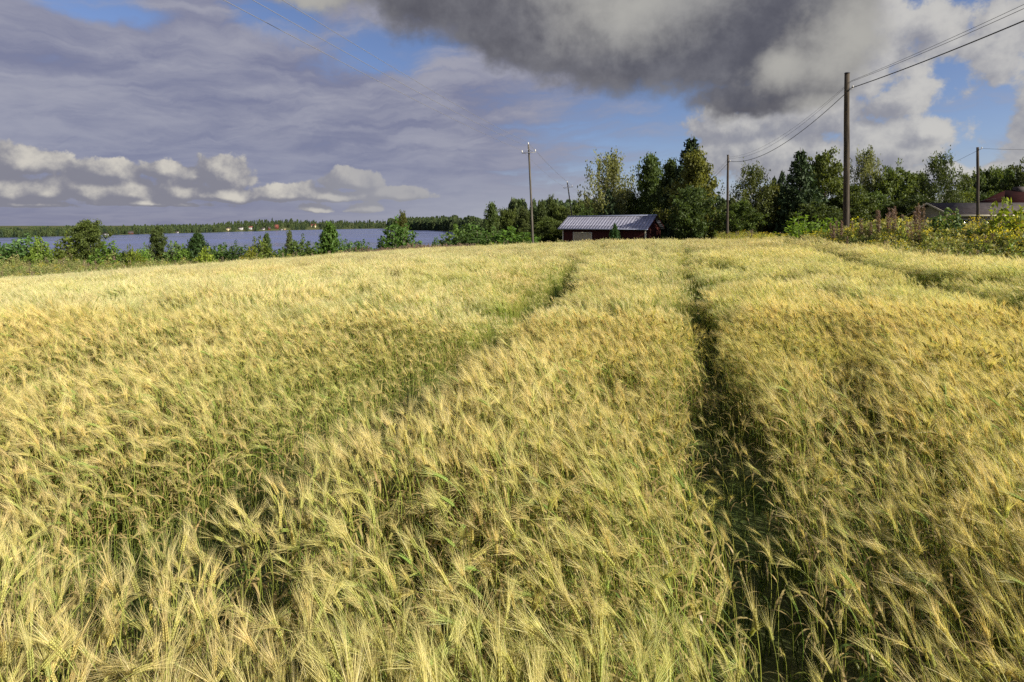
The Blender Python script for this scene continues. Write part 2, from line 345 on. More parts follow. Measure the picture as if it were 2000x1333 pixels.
# ------------------------------------------------------------------ scatter (ground cover that nobody could count)
def scatter(name, pts, idx, rot, scl, protos, label=None, cat=None):
    me = bpy.data.meshes.new(name); n = len(pts)
    me.vertices.add(n); me.vertices.foreach_set('co', np.asarray(pts, float).ravel())
    a = me.attributes.new('idx', 'INT', 'POINT'); a.data.foreach_set('value', np.asarray(idx, np.int32))
    a = me.attributes.new('rot', 'FLOAT_VECTOR', 'POINT'); a.data.foreach_set('vector', np.asarray(rot, float).ravel())
    s3 = np.asarray(scl, float); s3 = np.repeat(s3[:, None], 3, 1) if s3.ndim == 1 else s3
    a = me.attributes.new('scl', 'FLOAT_VECTOR', 'POINT'); a.data.foreach_set('vector', s3.ravel())
    o = link(name, me); tag(o, label, cat, kind='stuff')
    ng = bpy.data.node_groups.new(name, 'GeometryNodeTree')
    ng.interface.new_socket('Geometry', in_out='INPUT', socket_type='NodeSocketGeometry'); ng.interface.new_socket('Geometry', in_out='OUTPUT', socket_type='NodeSocketGeometry')
    gi = ng.nodes.new('NodeGroupInput'); go = ng.nodes.new('NodeGroupOutput')
    ip = ng.nodes.new('GeometryNodeInstanceOnPoints'); g2i = ng.nodes.new('GeometryNodeGeometryToInstance')
    for p in reversed(protos):
        oi = ng.nodes.new('GeometryNodeObjectInfo'); oi.inputs['Object'].default_value = p; oi.inputs['As Instance'].default_value = False; oi.transform_space = 'ORIGINAL'
        ng.links.new(oi.outputs['Geometry'], g2i.inputs[0])
    ng.links.new(gi.outputs[0], ip.inputs['Points']); ng.links.new(g2i.outputs[0], ip.inputs['Instance']); ip.inputs['Pick Instance'].default_value = True
    for nm, ty, so_ in (('idx', 'INT', 'Instance Index'), ('rot', 'FLOAT_VECTOR', 'Rotation'), ('scl', 'FLOAT_VECTOR', 'Scale')):
        at_ = ng.nodes.new('GeometryNodeInputNamedAttribute'); at_.data_type = ty; at_.inputs['Name'].default_value = nm
        src = at_.outputs[0]
        if nm == 'rot':
            er = ng.nodes.new('FunctionNodeEulerToRotation'); ng.links.new(src, er.inputs[0]); src = er.outputs[0]
        ng.links.new(src, ip.inputs[so_])
    ng.links.new(ip.outputs[0], go.inputs[0])
    md = o.modifiers.new('scatter', 'NODES'); md.node_group = ng
    return o
def proto(name, mesh): return bpy.data.objects.new(name, mesh)      # source shape only, never linked to the scene

def vnoise(x, y, s, seed=0):
    """smooth value noise in [0,1]"""
    r = np.random.default_rng(1000 + seed).random((64, 64)); u = x / s; v = y / s
    i = np.floor(u).astype(int); j = np.floor(v).astype(int); a = u - i; c = v - j; a = a * a * (3 - 2 * a); c = c * c * (3 - 2 * c)
    g = lambda p, q: r[p % 64, q % 64]
    return (g(i, j) * (1 - a) + g(i + 1, j) * a) * (1 - c) + (g(i, j + 1) * (1 - a) + g(i + 1, j + 1) * a) * c
def blades(b, base, direc, length, width, col0, col1, rs, bend=0.0, segs=1):
    """many thin tapering blades at once: base (n,3), direc (n,3) unit"""
    n = len(base); length = np.broadcast_to(length, (n,)); width = np.broadcast_to(width, (n,))
    up = rs.normal(size=(n, 3)); S_ = np.cross(direc, up); S_ /= np.linalg.norm(S_, axis=1)[:, None] + 1e-9
    col0 = np.broadcast_to(col0, (n, 3)); col1 = np.broadcast_to(col1, (n, 3))
    if segs == 1:
        V = np.stack([base - S_ * width[:, None] / 2, base + S_ * width[:, None] / 2, base + direc * length[:, None]], 1)
        b.add(V.reshape(-1, 3), np.arange(3 * n).reshape(n, 3), np.stack([col0, col0, col1], 1).reshape(-1, 3))
    else:
        mid = base + direc * length[:, None] * .5 ; d2 = direc.copy(); d2[:, 2] -= np.broadcast_to(bend, (n,)); d2 /= np.linalg.norm(d2, axis=1)[:, None]
        tip = mid + d2 * length[:, None] * .5; w = width[:, None] / 2
        V = np.stack([base - S_ * w, base + S_ * w, mid + S_ * w * .8, mid - S_ * w * .8, tip], 1)
        f = np.arange(n)[:, None] * 5; cm = (col0 + col1) / 2
        B0 = b.n; b.add(V.reshape(-1, 3), (f + np.array([0, 1, 2, 3])), np.stack([col0, col0, cm, cm, col1], 1).reshape(-1, 3))
        b.f.append(f + np.array([3, 2, 4]) + B0)

# ------------------------------------------------------------------ barley
def barley_patch(q, col):
    g = q.n('ShaderNodeNewGeometry'); n1 = q.noise(g.outputs['Position'], 0.65, 4, 0.65); n2 = q.noise(g.outputs['Position'], 0.15, 3, 0.5)
    col = q.mix(q.m('MULTIPLY', q.ss(n1, .50, .70), .38), col, q.mix(1.0, col, (.66, .86, .52), 'MULTIPLY'))
    return q.mix(q.m('MULTIPLY', q.ss(n2, .45, .62), .4), col, q.mix(1.0, col, (1.05, .95, .75), 'MULTIPLY'))
M_barley = leafmat('ripening_barley', trans=.42, rnd=.18, hue=.010, rough=.40, spec=.4, patch=barley_patch)
def unit(v): v = np.asarray(v, float); return v / (np.linalg.norm(v, axis=-1, keepdims=True) + 1e-12)
STRAW = np.array((.82, .68, .32)); EAR = np.array((.62, .54, .19)); STEM0 = np.array((.24, .30, .060)); STEM1 = np.array((.50, .49, .13)); LEAFG = np.array((.13, .19, .04)); DRY = np.array((.52, .40, .17))
def barley_plant(seed, awn_w=.0008, n_awn=32, detail=2, h=None, straw=None):
    """one stalk leaning towards -X: returns builders stem, leaf(s), ear, beard"""
    r = np.random.default_rng(seed); h = h or r.uniform(.60, .72)
    nod = R(r.choice([r.uniform(12, 40), r.uniform(35, 75), r.uniform(70, 120)], p=[.50, .34, .16])); hd = r.normal(0, .35)
    hv = np.array([-math.cos(hd), math.sin(hd), 0]); lean = r.uniform(-.04, .07)
    green = r.random() < .15; gm = r.uniform(.0, .42) if not green else r.uniform(.55, .9)
    mixg = lambda c, g=1.0: c * (1 - gm * g) + np.array((c[0] * .50, c[1] * .86, c[2] * .50)) * gm * g
    straw = STRAW if straw is None else np.array(straw)
    t = np.array([0, .25, .5, .74, .84, .90, .95, 1]) if detail == 2 else np.array([0, .4, .78, .9, 1]); ns = len(t); th = nod * np.clip((t - .74) / .26, 0, 1) ** 1.3 * .75
    P = np.zeros((ns, 3)); 
    for i in range(1, ns):
        a = lean + th[i]; P[i] = P[i - 1] + h * (t[i] - t[i - 1]) * (hv * math.sin(a) + np.array([0, 0, math.cos(a)]))
    cs = STEM0[None] * (1 - t[:, None]) + mixg(STEM1)[None] * t[:, None]
    stem = MB(); stem.tube(P, np.linspace(.0023, .0014, ns) * (1 if detail == 2 else 1.3), cs, 3, cap=False)
    # ear
    L = r.uniform(.042, .062); a0 = lean + th[-1]; a1 = a0 + nod * .3; m = 7 if detail == 2 else 2
    E = [P[-1]]; dirs = []
    for i in range(m):
        a = a0 + (a1 - a0) * (i + .5) / m; d = hv * math.sin(a) + np.array([0, 0, math.cos(a)]); dirs.append(d); E.append(E[-1] + d * L / m)
    E = np.array(E); dirs = np.array(dirs); side = np.cross(hv, [0, 0, 1.0]); side = unit(side * math.cos(1.1 * seed) + np.cross(dirs[0], side) * math.sin(1.1 * seed))
    ear = MB(); ec = mixg(EAR)
    if detail == 2:
        ear.tube(E, [.0020, .0030, .0032, .0032, .003, .0028, .0024, .0014], ec * .8, 4)
        for i in range(m):
            d = dirs[i]; nn = unit(np.cross(d, side))
            for s, q_ in ((1, 0), (-1, 0), (.5, 1), (-.5, -1)):
                o = E[i] + side * .0034 * s + nn * .0034 * q_ * .9; ax = unit(d + side * s * .28 + nn * q_ * .25); gl = .0135
                A = unit(np.cross(ax, nn + side * .3)); Bv = np.cross(ax, A); w = .0023
                ear.add([o, o + ax * gl * .45 + A * w, o + ax * gl * .45 + Bv * w, o + ax * gl * .45 - A * w, o + ax * gl * .45 - Bv * w, o + ax * gl],
                        [(0, 2, 1), (0, 3, 2), (0, 4, 3), (0, 1, 4), (5, 1, 2), (5, 2, 3), (5, 3, 4), (5, 4, 1)], ec * r.uniform(.85, 1.15))
    else:
        w = .0050 if detail == 1 else .0055
        ear.tube(np.array([E[0], E[1], E[2]]), [w * .6, w, w * .4], ec if detail == 1 else ec * .4 + mixg(straw) * .55, 3, cap=False)
    # beard of awns
    ti = r.uniform(.05, 1, n_awn) * (m - 1e-3); bi = ti.astype(int); base = E[bi] + (E[bi + 1] - E[bi]) * (ti - bi)[:, None]
    ph = r.uniform(0, 2 * np.pi, n_awn); nn = unit(np.cross(dirs[bi], side)); sp_ = r.uniform(.06, .44, n_awn) * (1.5 if nod > 1.2 else 1)
    dd = unit(dirs[bi] + (np.cos(ph)[:, None] * side * 1.15 + np.sin(ph)[:, None] * nn * .8) * sp_[:, None])
    dd = unit(dd + np.array([-.10, .02, 0.03]))
    bc = mixg(straw, .6); beard = MB()
    blades(beard, base, dd, r.uniform(.085, .138, n_awn), awn_w, bc * .92, bc * 1.08, r, bend=r.uniform(-.06, .12, n_awn), segs=2 if detail == 2 else 1)
    # leaves
    leaves = []
    for q_ in range(3 if detail == 2 else (1 if detail == 1 else 0)):
        lf = MB(); tz = r.uniform(.25, .85); o = np.array([np.interp(tz, t, P[:, a_]) for a_ in range(3)])
        a = r.uniform(0, 6.28); ln = r.uniform(.10, .22); u = np.array([math.cos(a), math.sin(a), r.uniform(.3, 1.6)]); u /= np.linalg.norm(u)
        c = DRY if r.random() < .58 else (LEAFG if r.random() < .75 else np.array((.30, .33, .07)))
        pts = [o]; dv = u.copy()
        for s in range(5):
            pts.append(pts[-1] + dv * ln / 5); dv = unit(dv + np.array([0, 0, -.38]))
        pts = np.array(pts); sd_ = unit(np.cross(u, [0, 0, 1])); w = np.array([.6, 1, .95, .75, .45, 0.02])[:, None] * r.uniform(.0030, .0072)
        V = np.concatenate([pts - sd_ * w, pts + sd_ * w]); lf.add(V, [(s, s + 1, s + 7, s + 6) for s in range(5)], c); leaves.append(lf)
    return stem, leaves, ear, beard, gm, nod
def merge(bs):
    o = MB()
    for b in bs:
        for v, c in zip(b.v, b.c): o.v.append(v); o.c.append(c)
        for f in b.f: o.f.append(f + o.n)
        o.n += b.n
    return o
def shifted(b, off, ang=0, sc=1.0):
    ca, sa = math.cos(ang) * sc, math.sin(ang) * sc; M_ = np.array([[ca, -sa, 0], [sa, ca, 0], [0, 0, sc]])
    o = MB(); o.f = b.f; o.c = b.c; o.n = b.n; o.v = [v @ M_.T + np.asarray(off) for v in b.v]; return o
NEAR = [barley_plant(100 + i) for i in range(22)]
TONE = ['green' if p[4] > .55 else 'yellow green' if p[4] > .28 else 'golden' for p in NEAR]; POSE = ['an upright' if p[5] < .65 else 'a slanting' if p[5] < 1.25 else 'a hanging' for p in NEAR]
near_protos = [proto('barley', merge([p[0], *p[1], p[2], p[3]]).mesh('barley', M_barley)) for p in NEAR]
def patch(seed, size, n, **kw):
    r = np.random.default_rng(seed); out_ = []; pool = [merge([q for p in [barley_plant(seed * 97 + i, **kw)] for q in (p[0], *p[1], p[2], p[3])]) for i in range(14)]
    for i in range(n):
        out_.append(shifted(pool[r.integers(14)], (r.uniform(-size, size) / 2, r.uniform(-size, size) / 2, r.normal(0, .025) - .01), r.normal(0, .45), r.uniform(.9, 1.08)))
    return merge(out_)
mid_protos = [proto('barley', patch(20 + i, .30, 26, awn_w=.0016, n_awn=24, detail=1, straw=(.77, .67, .37)).mesh('barley', M_barley)) for i in range(8)]
far_protos = [proto('barley', patch(50 + i, .60, 60, awn_w=.0032, n_awn=19, detail=0, straw=(.66, .575, .325)).mesh('barley', M_barley)) for i in range(7)]

# wheel tracks and thin places, traced on the ground
def path(pp, h): return np.array([unproject(px, py, h) for px, py in pp])
TR = [(np.array([(.36 + .32 * y, y) for y in (-1, 1, 3, 6, 10, 15, 20, 25, 30, 36)]), .18, .88),
      (np.array([(1.15, 1.2), (1.45, 2.2), (2.1, 3.2), (2.9, 4.3)]), .16, .45),
      (path([(2080, 640), (1960, 596), (1860, 568), (1790, 547), (1720, 528), (1650, 510), (1600, 497), (1560, 485)], .45), .36, .97),
      (path([(235, 1075), (300, 1030), (430, 985), (560, 905), (700, 835), (860, 745), (960, 655), (1050, 605), (1100, 550), (1130, 515)], .45), .27, .92),
      (path([(-60, 790), (60, 770), (150, 760), (280, 740)], .45), .28, .8),
      (path([(560, 800), (640, 770), (760, 740), (860, 690)], .45), .24, .6)]
def seg_dist(x, y, P):
    d = np.full(x.shape, 1e9)
    for (x0, y0), (x1, y1) in zip(P[:-1], P[1:]):
        vx, vy = x1 - x0, y1 - y0; t = np.clip(((x - x0) * vx + (y - y0) * vy) / (vx * vx + vy * vy), 0, 1)
        d = np.minimum(d, np.hypot(x - x0 - t * vx, y - y0 - t * vy))
    return d
def thin(x, y):
    """0 full crop, 1 bare track"""
    wob = (vnoise(x, y, .35, 3) - .5) * .36 + (vnoise(x, y, 1.3, 4) - .5) * .22; o = np.zeros(x.shape)
    for P, w, s in TR:
        d = seg_dist(x, y, P) + wob; o = np.maximum(o, s * np.clip((w * 1.55 - d) / (w * .9), 0, 1))
    hole = np.clip((vnoise(x, y, .42, 9) - .74) / .12, 0, 1) * .8
    return np.maximum(o, hole)
def valley(x, y):
    """how far the crop bows down beside the tracks"""
    o = np.zeros(x.shape)
    for P, w, s in TR: o = np.maximum(o, s * np.exp(-(seg_dist(x, y, P) / (w * 2.2)) ** 2))
    return o
def field_pts(y0, y1, spacing, margin=1.18):
    xs = np.arange(-y1 * margin - 2, y1 * margin + 2, spacing); ys = np.arange(y0, y1, spacing)
    X, Y = np.meshgrid(xs, ys); X = X.ravel() + rng.uniform(-.5, .5, X.size) * spacing; Y = Y.ravel() + rng.uniform(-.5, .5, Y.size) * spacing
    px = 1000 + F * X / np.maximum(Y, .5); k_ = (Y < edge_d(px)) & (np.abs(X) < np.maximum(Y, 0) * margin + 1.2) & (Y >= y0)
    return X[k_], Y[k_]
def heading(x, y): return (vnoise(x, y, .9, 21) - .5) * 2.4 + (vnoise(x, y, 4.5, 22) - .5) * 1.1 - .15
def crop_scale(x, y, th): return .90 * (1 + (vnoise(x, y, .8, 5) - .5) * .36 + (vnoise(x, y, 3.5, 6) - .5) * .20) * (1 - .30 * th) * (1 - .20 * valley(x, y))
# nearest stalks, one by one
X, Y = field_pts(.45, 6.2, .0455); th = thin(X, Y); keep = rng.random(len(X)) > th * .97; X, Y, th = X[keep], Y[keep], th[keep]
sc = crop_scale(X, Y, th) * rng.uniform(.86, 1.12, len(X)); rot = np.stack([rng.normal(0, .055, len(X)), rng.normal(0, .06, len(X)), heading(X, Y) + rng.normal(0, .85, len(X))], -1)
Z = ground(X, Y); idx = rng.integers(0, len(NEAR), len(X))
# the largest in view become plants of their own: nearest whose ears stand inside the frame
tip = .66 * sc; d_ = Y; pxp = 1000 + F * X / Y; pyp = HZ + F * (CAMZ - Z - tip) / Y
inside = (pxp > 15) & (pxp < 1985) & (pyp > 600) & (pyp < 1325)
order = np.argsort(np.where(inside, Y + rng.uniform(0, .35, len(X)), 99))[:280]
is_solo = np.zeros(len(X), bool); is_solo[order] = True
bulk = ~is_solo
scatter('barley_crop', np.stack([X, Y, Z], -1)[bulk], idx[bulk], rot[bulk], sc[bulk], near_protos, 'golden green barley crop filling the foreground of the field', 'barley')
parts_mesh = []
for i, p in enumerate(NEAR):
    parts_mesh.append((p[0].mesh('stem', M_barley), [l.mesh('leaf', M_barley) for l in p[1]], p[2].mesh('ear', M_barley), p[3].mesh('beard', M_barley)))
for j in order:
    r_ = thing('barley_plant', (X[j], Y[j], Z[j]), f'{TONE[idx[j]]} barley stalk with {POSE[idx[j]]} bearded ear in the nearest rows at {"far left" if pxp[j] < 400 else "left" if pxp[j] < 800 else "centre" if pxp[j] < 1200 else "right" if pxp[j] < 1600 else "far right"}', 'barley plant', 'barley stalks in the nearest rows', tuple(rot[j]), (sc[j],) * 3)
    st_, lv_, er_, bd_ = parts_mesh[idx[j]]
    link('stem', st_, r_); e_ = link('ear', er_, r_); link('beard', bd_, e_)
    for l in lv_: link('leaf', l, r_)
# middle distance and far, in tufts
def tufts(name, y0, y1, spacing, protos, label, hs=1.0):
    X, Y = field_pts(y0, y1, spacing); th = thin(X, Y); keep = rng.random(len(X)) > th * .9; X, Y, th = X[keep], Y[keep], th[keep]
    sc = crop_scale(X, Y, th) * rng.uniform(.86, 1.13, len(X)) * hs; rot = np.stack([rng.normal(0, .05, len(X)), rng.normal(0, .06, len(X)), heading(X, Y) + rng.normal(0, .35, len(X))], -1)
    scatter(name, np.stack([X, Y, ground(X, Y)], -1), rng.integers(0, len(protos), len(X)), rot, sc, protos, label, 'barley')
tufts('barley_crop', 6.0, 17, .20, mid_protos, 'golden barley crop across the middle of the field')
tufts('barley_crop', 16.5, 60, .40, far_protos, 'pale golden barley crop stretching to the far field edge', 1.0)
# green undergrowth in the tracks and between the stalks
def tuft(seed, n, h, w, cols, spread=.06, bend=.5):
    r = np.random.default_rng(seed); b = MB(); a = r.uniform(0, 6.28, n); base = np.stack([r.normal(0, spread, n), r.normal(0, spread, n), np.zeros(n)], -1)
    d = unit(np.stack([np.cos(a) * r.uniform(.05, .6, n), np.sin(a) * r.uniform(.05, .6, n), np.ones(n)], -1))
    c = np.array(cols)[r.integers(0, len(cols), n)]
    blades(b, base, d, h * r.uniform(.5, 1.1, n), w, c * .7, c, r, bend=bend, segs=2); return b
M_grass = leafmat('grass', trans=.4, rnd=.25, hue=.02)
gp = [proto('grass', tuft(300 + i, 26, .16, .006, [(.05, .10, .018), (.07, .12, .02), (.10, .13, .03)]).mesh('grass', M_grass)) for i in range(5)]
X, Y = field_pts(.3, 14, .16); th = thin(X, Y); keep = rng.random(len(X)) < .25 + .75 * th; X, Y = X[keep], Y[keep]
scatter('undergrowth_grass', np.stack([X, Y, ground(X, Y)], -1), rng.integers(0, 5, len(X)), np.stack([0 * X, 0 * X, rng.uniform(0, 6.28, len(X))], -1), rng.uniform(.5, 1.3, len(X)), gp, 'short green grass growing in the wheel tracks', 'grass')

# ------------------------------------------------------------------ trees and shrubs
M_leaf = leafmat('tree_leaves', trans=.40, rnd=.20, hue=.018)
M_needle = leafmat('spruce_needles', trans=.12, rnd=.20, hue=.012, rough=.7)
def bark(q, p):
    g = q.n('ShaderNodeTexCoord'); mp = q.n('ShaderNodeMapping'); q.put(mp.inputs[0], g.outputs['Object']); mp.inputs['Scale'].default_value = (9, 9, 2.2)
    q.put(p.inputs['Base Color'], q.mix(q.ss(q.noise(mp.outputs[0], 1.3, 4, .6), .4, .6), (.06, .048, .035), (.15, .13, .105)))
M_bark = material('bark', rough=.9, spec=.1, build=bark)
def birchbark(q, p):
    g = q.n('ShaderNodeTexCoord'); mp = q.n('ShaderNodeMapping'); q.put(mp.inputs[0], g.outputs['Object']); mp.inputs['Scale'].default_value = (3, 3, 6)
    q.put(p.inputs['Base Color'], q.mix(q.ss(q.noise(mp.outputs[0], 1.1, 4, .6), .42, .50), (.07, .065, .06), (.55, .52, .47)))
M_birch = material('birch_bark', rough=.8, spec=.15, build=birchbark)

def leafquads(b, P, size, cols, r, droop=0.0, asp=1.7):
    n = len(P); d = r.normal(size=(n, 3)); d[:, 2] -= droop; d = unit(d); up = r.normal(size=(n, 3)); s = unit(np.cross(d, up))
    size = size * r.uniform(.6, 1.35, n); L = (d * size[:, None] * asp / 2); Wd = s * size[:, None] / 2
    V = np.stack([P - L, P + Wd, P + L, P - Wd], 1).reshape(-1, 3)
    b.add(V, np.arange(4 * n).reshape(n, 4), np.repeat(cols, 4, 0))
def tree_mesh(kind, seed):
    """unit tree: height 1, crown radius 0.5 at its widest; returns trunk builder, crown builder"""
    r = np.random.default_rng(seed); tr = MB(); cr = MB()
    if kind == 'spruce':
        tr.tube([(0, 0, 0), (0, 0, .5), (0, 0, 1)], [.022, .014, .002], (.1, .08, .06), 6)
        nl = 26
        for i in range(nl):
            z = .06 + .92 * (i / nl) ** .92; rad = .5 * (1 - z) ** .80 * r.uniform(.80, 1.12) + .012; nb = int(6 + 8 * (1 - z))
            a0 = r.uniform(0, 6.28)
            for j in range(nb):
                a = a0 + 6.283 * j / nb + r.normal(0, .16); ln = rad * r.uniform(.72, 1.2); u = np.array([math.cos(a), math.sin(a), 0])
                m = max(10, int(95 * ln)); t = r.uniform(.12, 1, m) ** .7
                zz = z - .10 * ln * np.sin(t * 2.2) - .05 * ln + .07 * ln * t ** 3
                P = u[None] * (ln * t)[:, None] + np.stack([0 * t, 0 * t, zz], -1); sdv = np.array([-u[1], u[0], 0])
                P += sdv[None] * (r.normal(0, .24, m) * ln * (1.05 - t))[:, None]; P[:, 2] += r.normal(0, .009, m) - np.abs(r.normal(0, .012, m))
                c = np.array((.026, .044, .015))[None] * r.uniform(.75, 1.35) * (.8 + .5 * t[:, None]); leafquads(cr, P, .024, c, r, .5, 2.6)
    elif kind in ('birch', 'broad', 'tall'):
        lean = r.normal(0, .02, 2); hcr = .16 if kind != 'birch' else .24
        tz = np.linspace(0, .93, 8); wob = np.cumsum(r.normal(0, .008, (8, 2)), 0); T = np.stack([lean[0] * tz + wob[:, 0], lean[1] * tz + wob[:, 1], tz], -1)
        tr.tube(T, np.linspace(.018, .003, 8), (.4, .4, .4), 6)
        def prof(t):    # crown outline, t over the crown height
            if kind == 'birch': return .5 * np.sin(np.pi * np.clip(t * .86 + .10, 0, 1)) ** .75
            if kind == 'tall': return .5 * np.clip(1 - t, 0, 1) ** .55 * np.clip(t * 6 + .35, 0, 1)
            return .5 * np.sin(np.pi * np.clip(t * .80 + .16, 0, 1)) ** .6
        nlim = 46 if kind != 'birch' else 40; lob = r.uniform(.62, 1.18, (6, 9))
        for i in range(nlim):
            t = ((i + r.random()) / nlim) ** .88; z = hcr + (1 - hcr) * t; a = i * 2.4 + r.normal(0, .4)
            L = prof(t) * lob[min(int(t * 6), 5), int((a % 6.283) / 6.284 * 9)] * r.uniform(.85, 1.08)
            z0 = max(.06, z - .16 - .25 * L); tb = np.array([np.interp(z0, tz, T[:, 0]), np.interp(z0, tz, T[:, 1]), z0])
            e = np.array([tb[0] + math.cos(a) * L, tb[1] + math.sin(a) * L, z - (.05 * L if kind == 'birch' else 0)])
            mid = (tb + e) / 2 + np.array([0, 0, .05 * L + .01]); tr.tube([tb, mid, e], [.006 * (1.1 - t), .004 * (1.1 - t), .001], (.3, .28, .25), 3, cap=False)
            ncl = 7 if kind != 'birch' else 8
            shade = r.uniform(.78, 1.28)
            for q in range(ncl):
                s = r.uniform(.30, 1.05); p0 = tb * (1 - s) ** 2 + 2 * mid * s * (1 - s) + e * s * s
                p0 = p0 + r.normal(0, .045, 3) * np.array([1, 1, .7]); m = 34 if kind != 'birch' else 27
                sp_ = np.array([.034, .034, .026]) if kind != 'birch' else np.array([.022, .022, .050])
                P = p0 + r.normal(0, 1, (m, 3)) * sp_
                if kind == 'birch': P[:, 2] -= np.abs(r.normal(0, .035, m))
                base = {'birch': (.125, .145, .038), 'broad': (.092, .124, .027), 'tall': (.086, .118, .030)}[kind]
                c = np.array(base)[None] * shade * r.uniform(.75, 1.3, (m, 1)); leafquads(cr, P, 0.019 if kind == 'birch' else .0245, c, r, .7 if kind == 'birch' else .2)
        m = 110; P = np.array([T[-1, 0], T[-1, 1], .93]) + r.normal(0, 1, (m, 3)) * np.array([.035, .035, .045]); leafquads(cr, P, .022, np.tile(np.array((.05, .085, .022)), (m, 1)), r)
    elif kind == 'bush':       # several upright stems from the ground, leafy all over
        for i in range(26):
            a = i * 2.4; rr_ = .5 * math.sqrt((i + .5) / 26); h = (1.02 - .75 * (rr_ / .5) ** 2) * r.uniform(.72, 1.05)
            e = np.array([math.cos(a) * rr_ * .92 - .03, math.sin(a) * rr_ * .92, max(h, .25)]); b0 = np.array([math.cos(a) * rr_ * .3, math.sin(a) * rr_ * .3, 0]); mid = (b0 + e) / 2 + np.array([e[0] * .15, e[1] * .15, .02])
            tr.tube([b0, mid, e], [.012, .008, .002], (.2, .18, .14), 3, cap=False); shade = r.uniform(.75, 1.3)
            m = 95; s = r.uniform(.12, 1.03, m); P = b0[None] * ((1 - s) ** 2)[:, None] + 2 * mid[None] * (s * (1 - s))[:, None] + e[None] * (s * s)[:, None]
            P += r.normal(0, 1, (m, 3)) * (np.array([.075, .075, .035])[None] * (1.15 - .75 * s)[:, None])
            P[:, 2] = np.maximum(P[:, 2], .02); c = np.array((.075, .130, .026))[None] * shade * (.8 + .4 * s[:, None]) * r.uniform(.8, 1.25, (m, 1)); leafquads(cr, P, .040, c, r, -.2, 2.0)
    elif kind == 'willow':     # wand-like bright shoots
        for i in range(60):
            a = r.uniform(0, 6.28); rr_ = .5 * math.sqrt(r.random()); h = (1.0 - .55 * (rr_ / .5) ** 2) * r.uniform(.62, 1.08)
            e = np.array([math.cos(a) * rr_ - .04, math.sin(a) * rr_, h]); b0 = np.array([math.cos(a), math.sin(a), 0]) * rr_ * .35; mid = (b0 + e) / 2 + np.array([e[0], e[1], 0]) * .12
            tr.tube([b0, mid, e], [.006, .004, .0012], (.2, .2, .1), 3, cap=False)
            m = 44; s = r.uniform(.15, 1.02, m); P = b0[None] * ((1 - s) ** 2)[:, None] + 2 * mid[None] * (s * (1 - s))[:, None] + e[None] * (s * s)[:, None] + r.normal(0, .022, (m, 3))
            c = np.array((.16, .24, .03))[None] * r.uniform(.7, 1.25, (m, 1)); leafquads(cr, P, .030, c, r, -.6, 3.0)
    elif kind == 'conic':      # young conical spruce or juniper with light shoot tips
        tr.tube([(0, 0, 0), (0, 0, 1)], [.02, .002], (.1, .08, .06), 5)
        for i in range(44):
            t = (i + .5) / 44; z = .04 + .92 * t; rad = .5 * (1 - t) ** .75 + .02
            for j in range(7):
                a = i * 1.7 + j * .9 + r.normal(0, .2); ln = rad * r.uniform(.6, 1.15); m = 16; s = r.uniform(.2, 1, m)
                P = np.stack([math.cos(a) * ln * s, math.sin(a) * ln * s, z + .30 * ln * s ** 2 - .03], -1) + r.normal(0, .020, (m, 3))
                c = np.array((.052, .092, .022))[None] * (.6 + .9 * s[:, None]) * r.uniform(.8, 1.2, (m, 1)); leafquads(cr, P, .034, c, r, -.7, 2.2)
    return tr, cr
TREES = {}
def get_tree(kind, var):
    if (kind, var) not in TREES:
        t, c = tree_mesh(kind, {'spruce': 10, 'birch': 30, 'broad': 50, 'tall': 70, 'bush': 90, 'willow': 110, 'conic': 130}[kind] + var)
        TREES[kind, var] = (t.mesh('trunk', M_birch if kind == 'birch' else M_bark, True), c.mesh('crown', M_needle if kind == 'spruce' else M_leaf))
    return TREES[kind, var]
NAMEOF = {'spruce': 'spruce_tree', 'birch': 'birch_tree', 'broad': 'broadleaf_tree', 'tall': 'alder_tree', 'bush': 'shrub', 'willow': 'willow_bush', 'conic': 'young_conifer'}
CATOF = {'spruce': 'spruce', 'birch': 'birch', 'broad': 'tree', 'tall': 'tree', 'bush': 'shrub', 'willow': 'bush', 'conic': 'conifer'}
def tree(kind, px, top, width, d, var, label, group=None, sink=0.0, tint=None, rz=None, lean=0.0):
    x = at(px, d); z = G(x, d) - .05 - sink; h = zpix(top, d) - z; w = width / F * d * (1.5 if kind in ('bush', 'willow', 'conic') else 1.35 if kind == 'spruce' else 1.18)
    t, c = get_tree(kind, var)
    o = thing(NAMEOF[kind], (x, d, z), label, CATOF[kind], group, (0, lean, rng.uniform(0, 6.28) if rz is None else rz), (w, w, h))
    link('trunk', t, o); cc = link('crown', c, o)
    if tint: cc.material_slots[0].link = 'OBJECT'; cc.material_slots[0].material = tint
    return o
def tinted(name, mul, src=(.40, .2, .018)):
    return leafmat(name, trans=src[0], rnd=src[1], hue=src[2], patch=lambda q, col: q.mix(1.0, col, mul, 'MULTIPLY'))
T_bright = tinted('bright_leaves', (1.55, 1.45, 1.1)); T_yel = tinted('yellowing_leaves', (2.6, 1.75, 1.0)); T_dark = tinted('dark_leaves', (.72, .75, .85)); T_grey = tinted('greyish_leaves', (1.35, 1.28, 1.75)); T_olive = tinted('olive_leaves', (1.35, 1.10, .9))

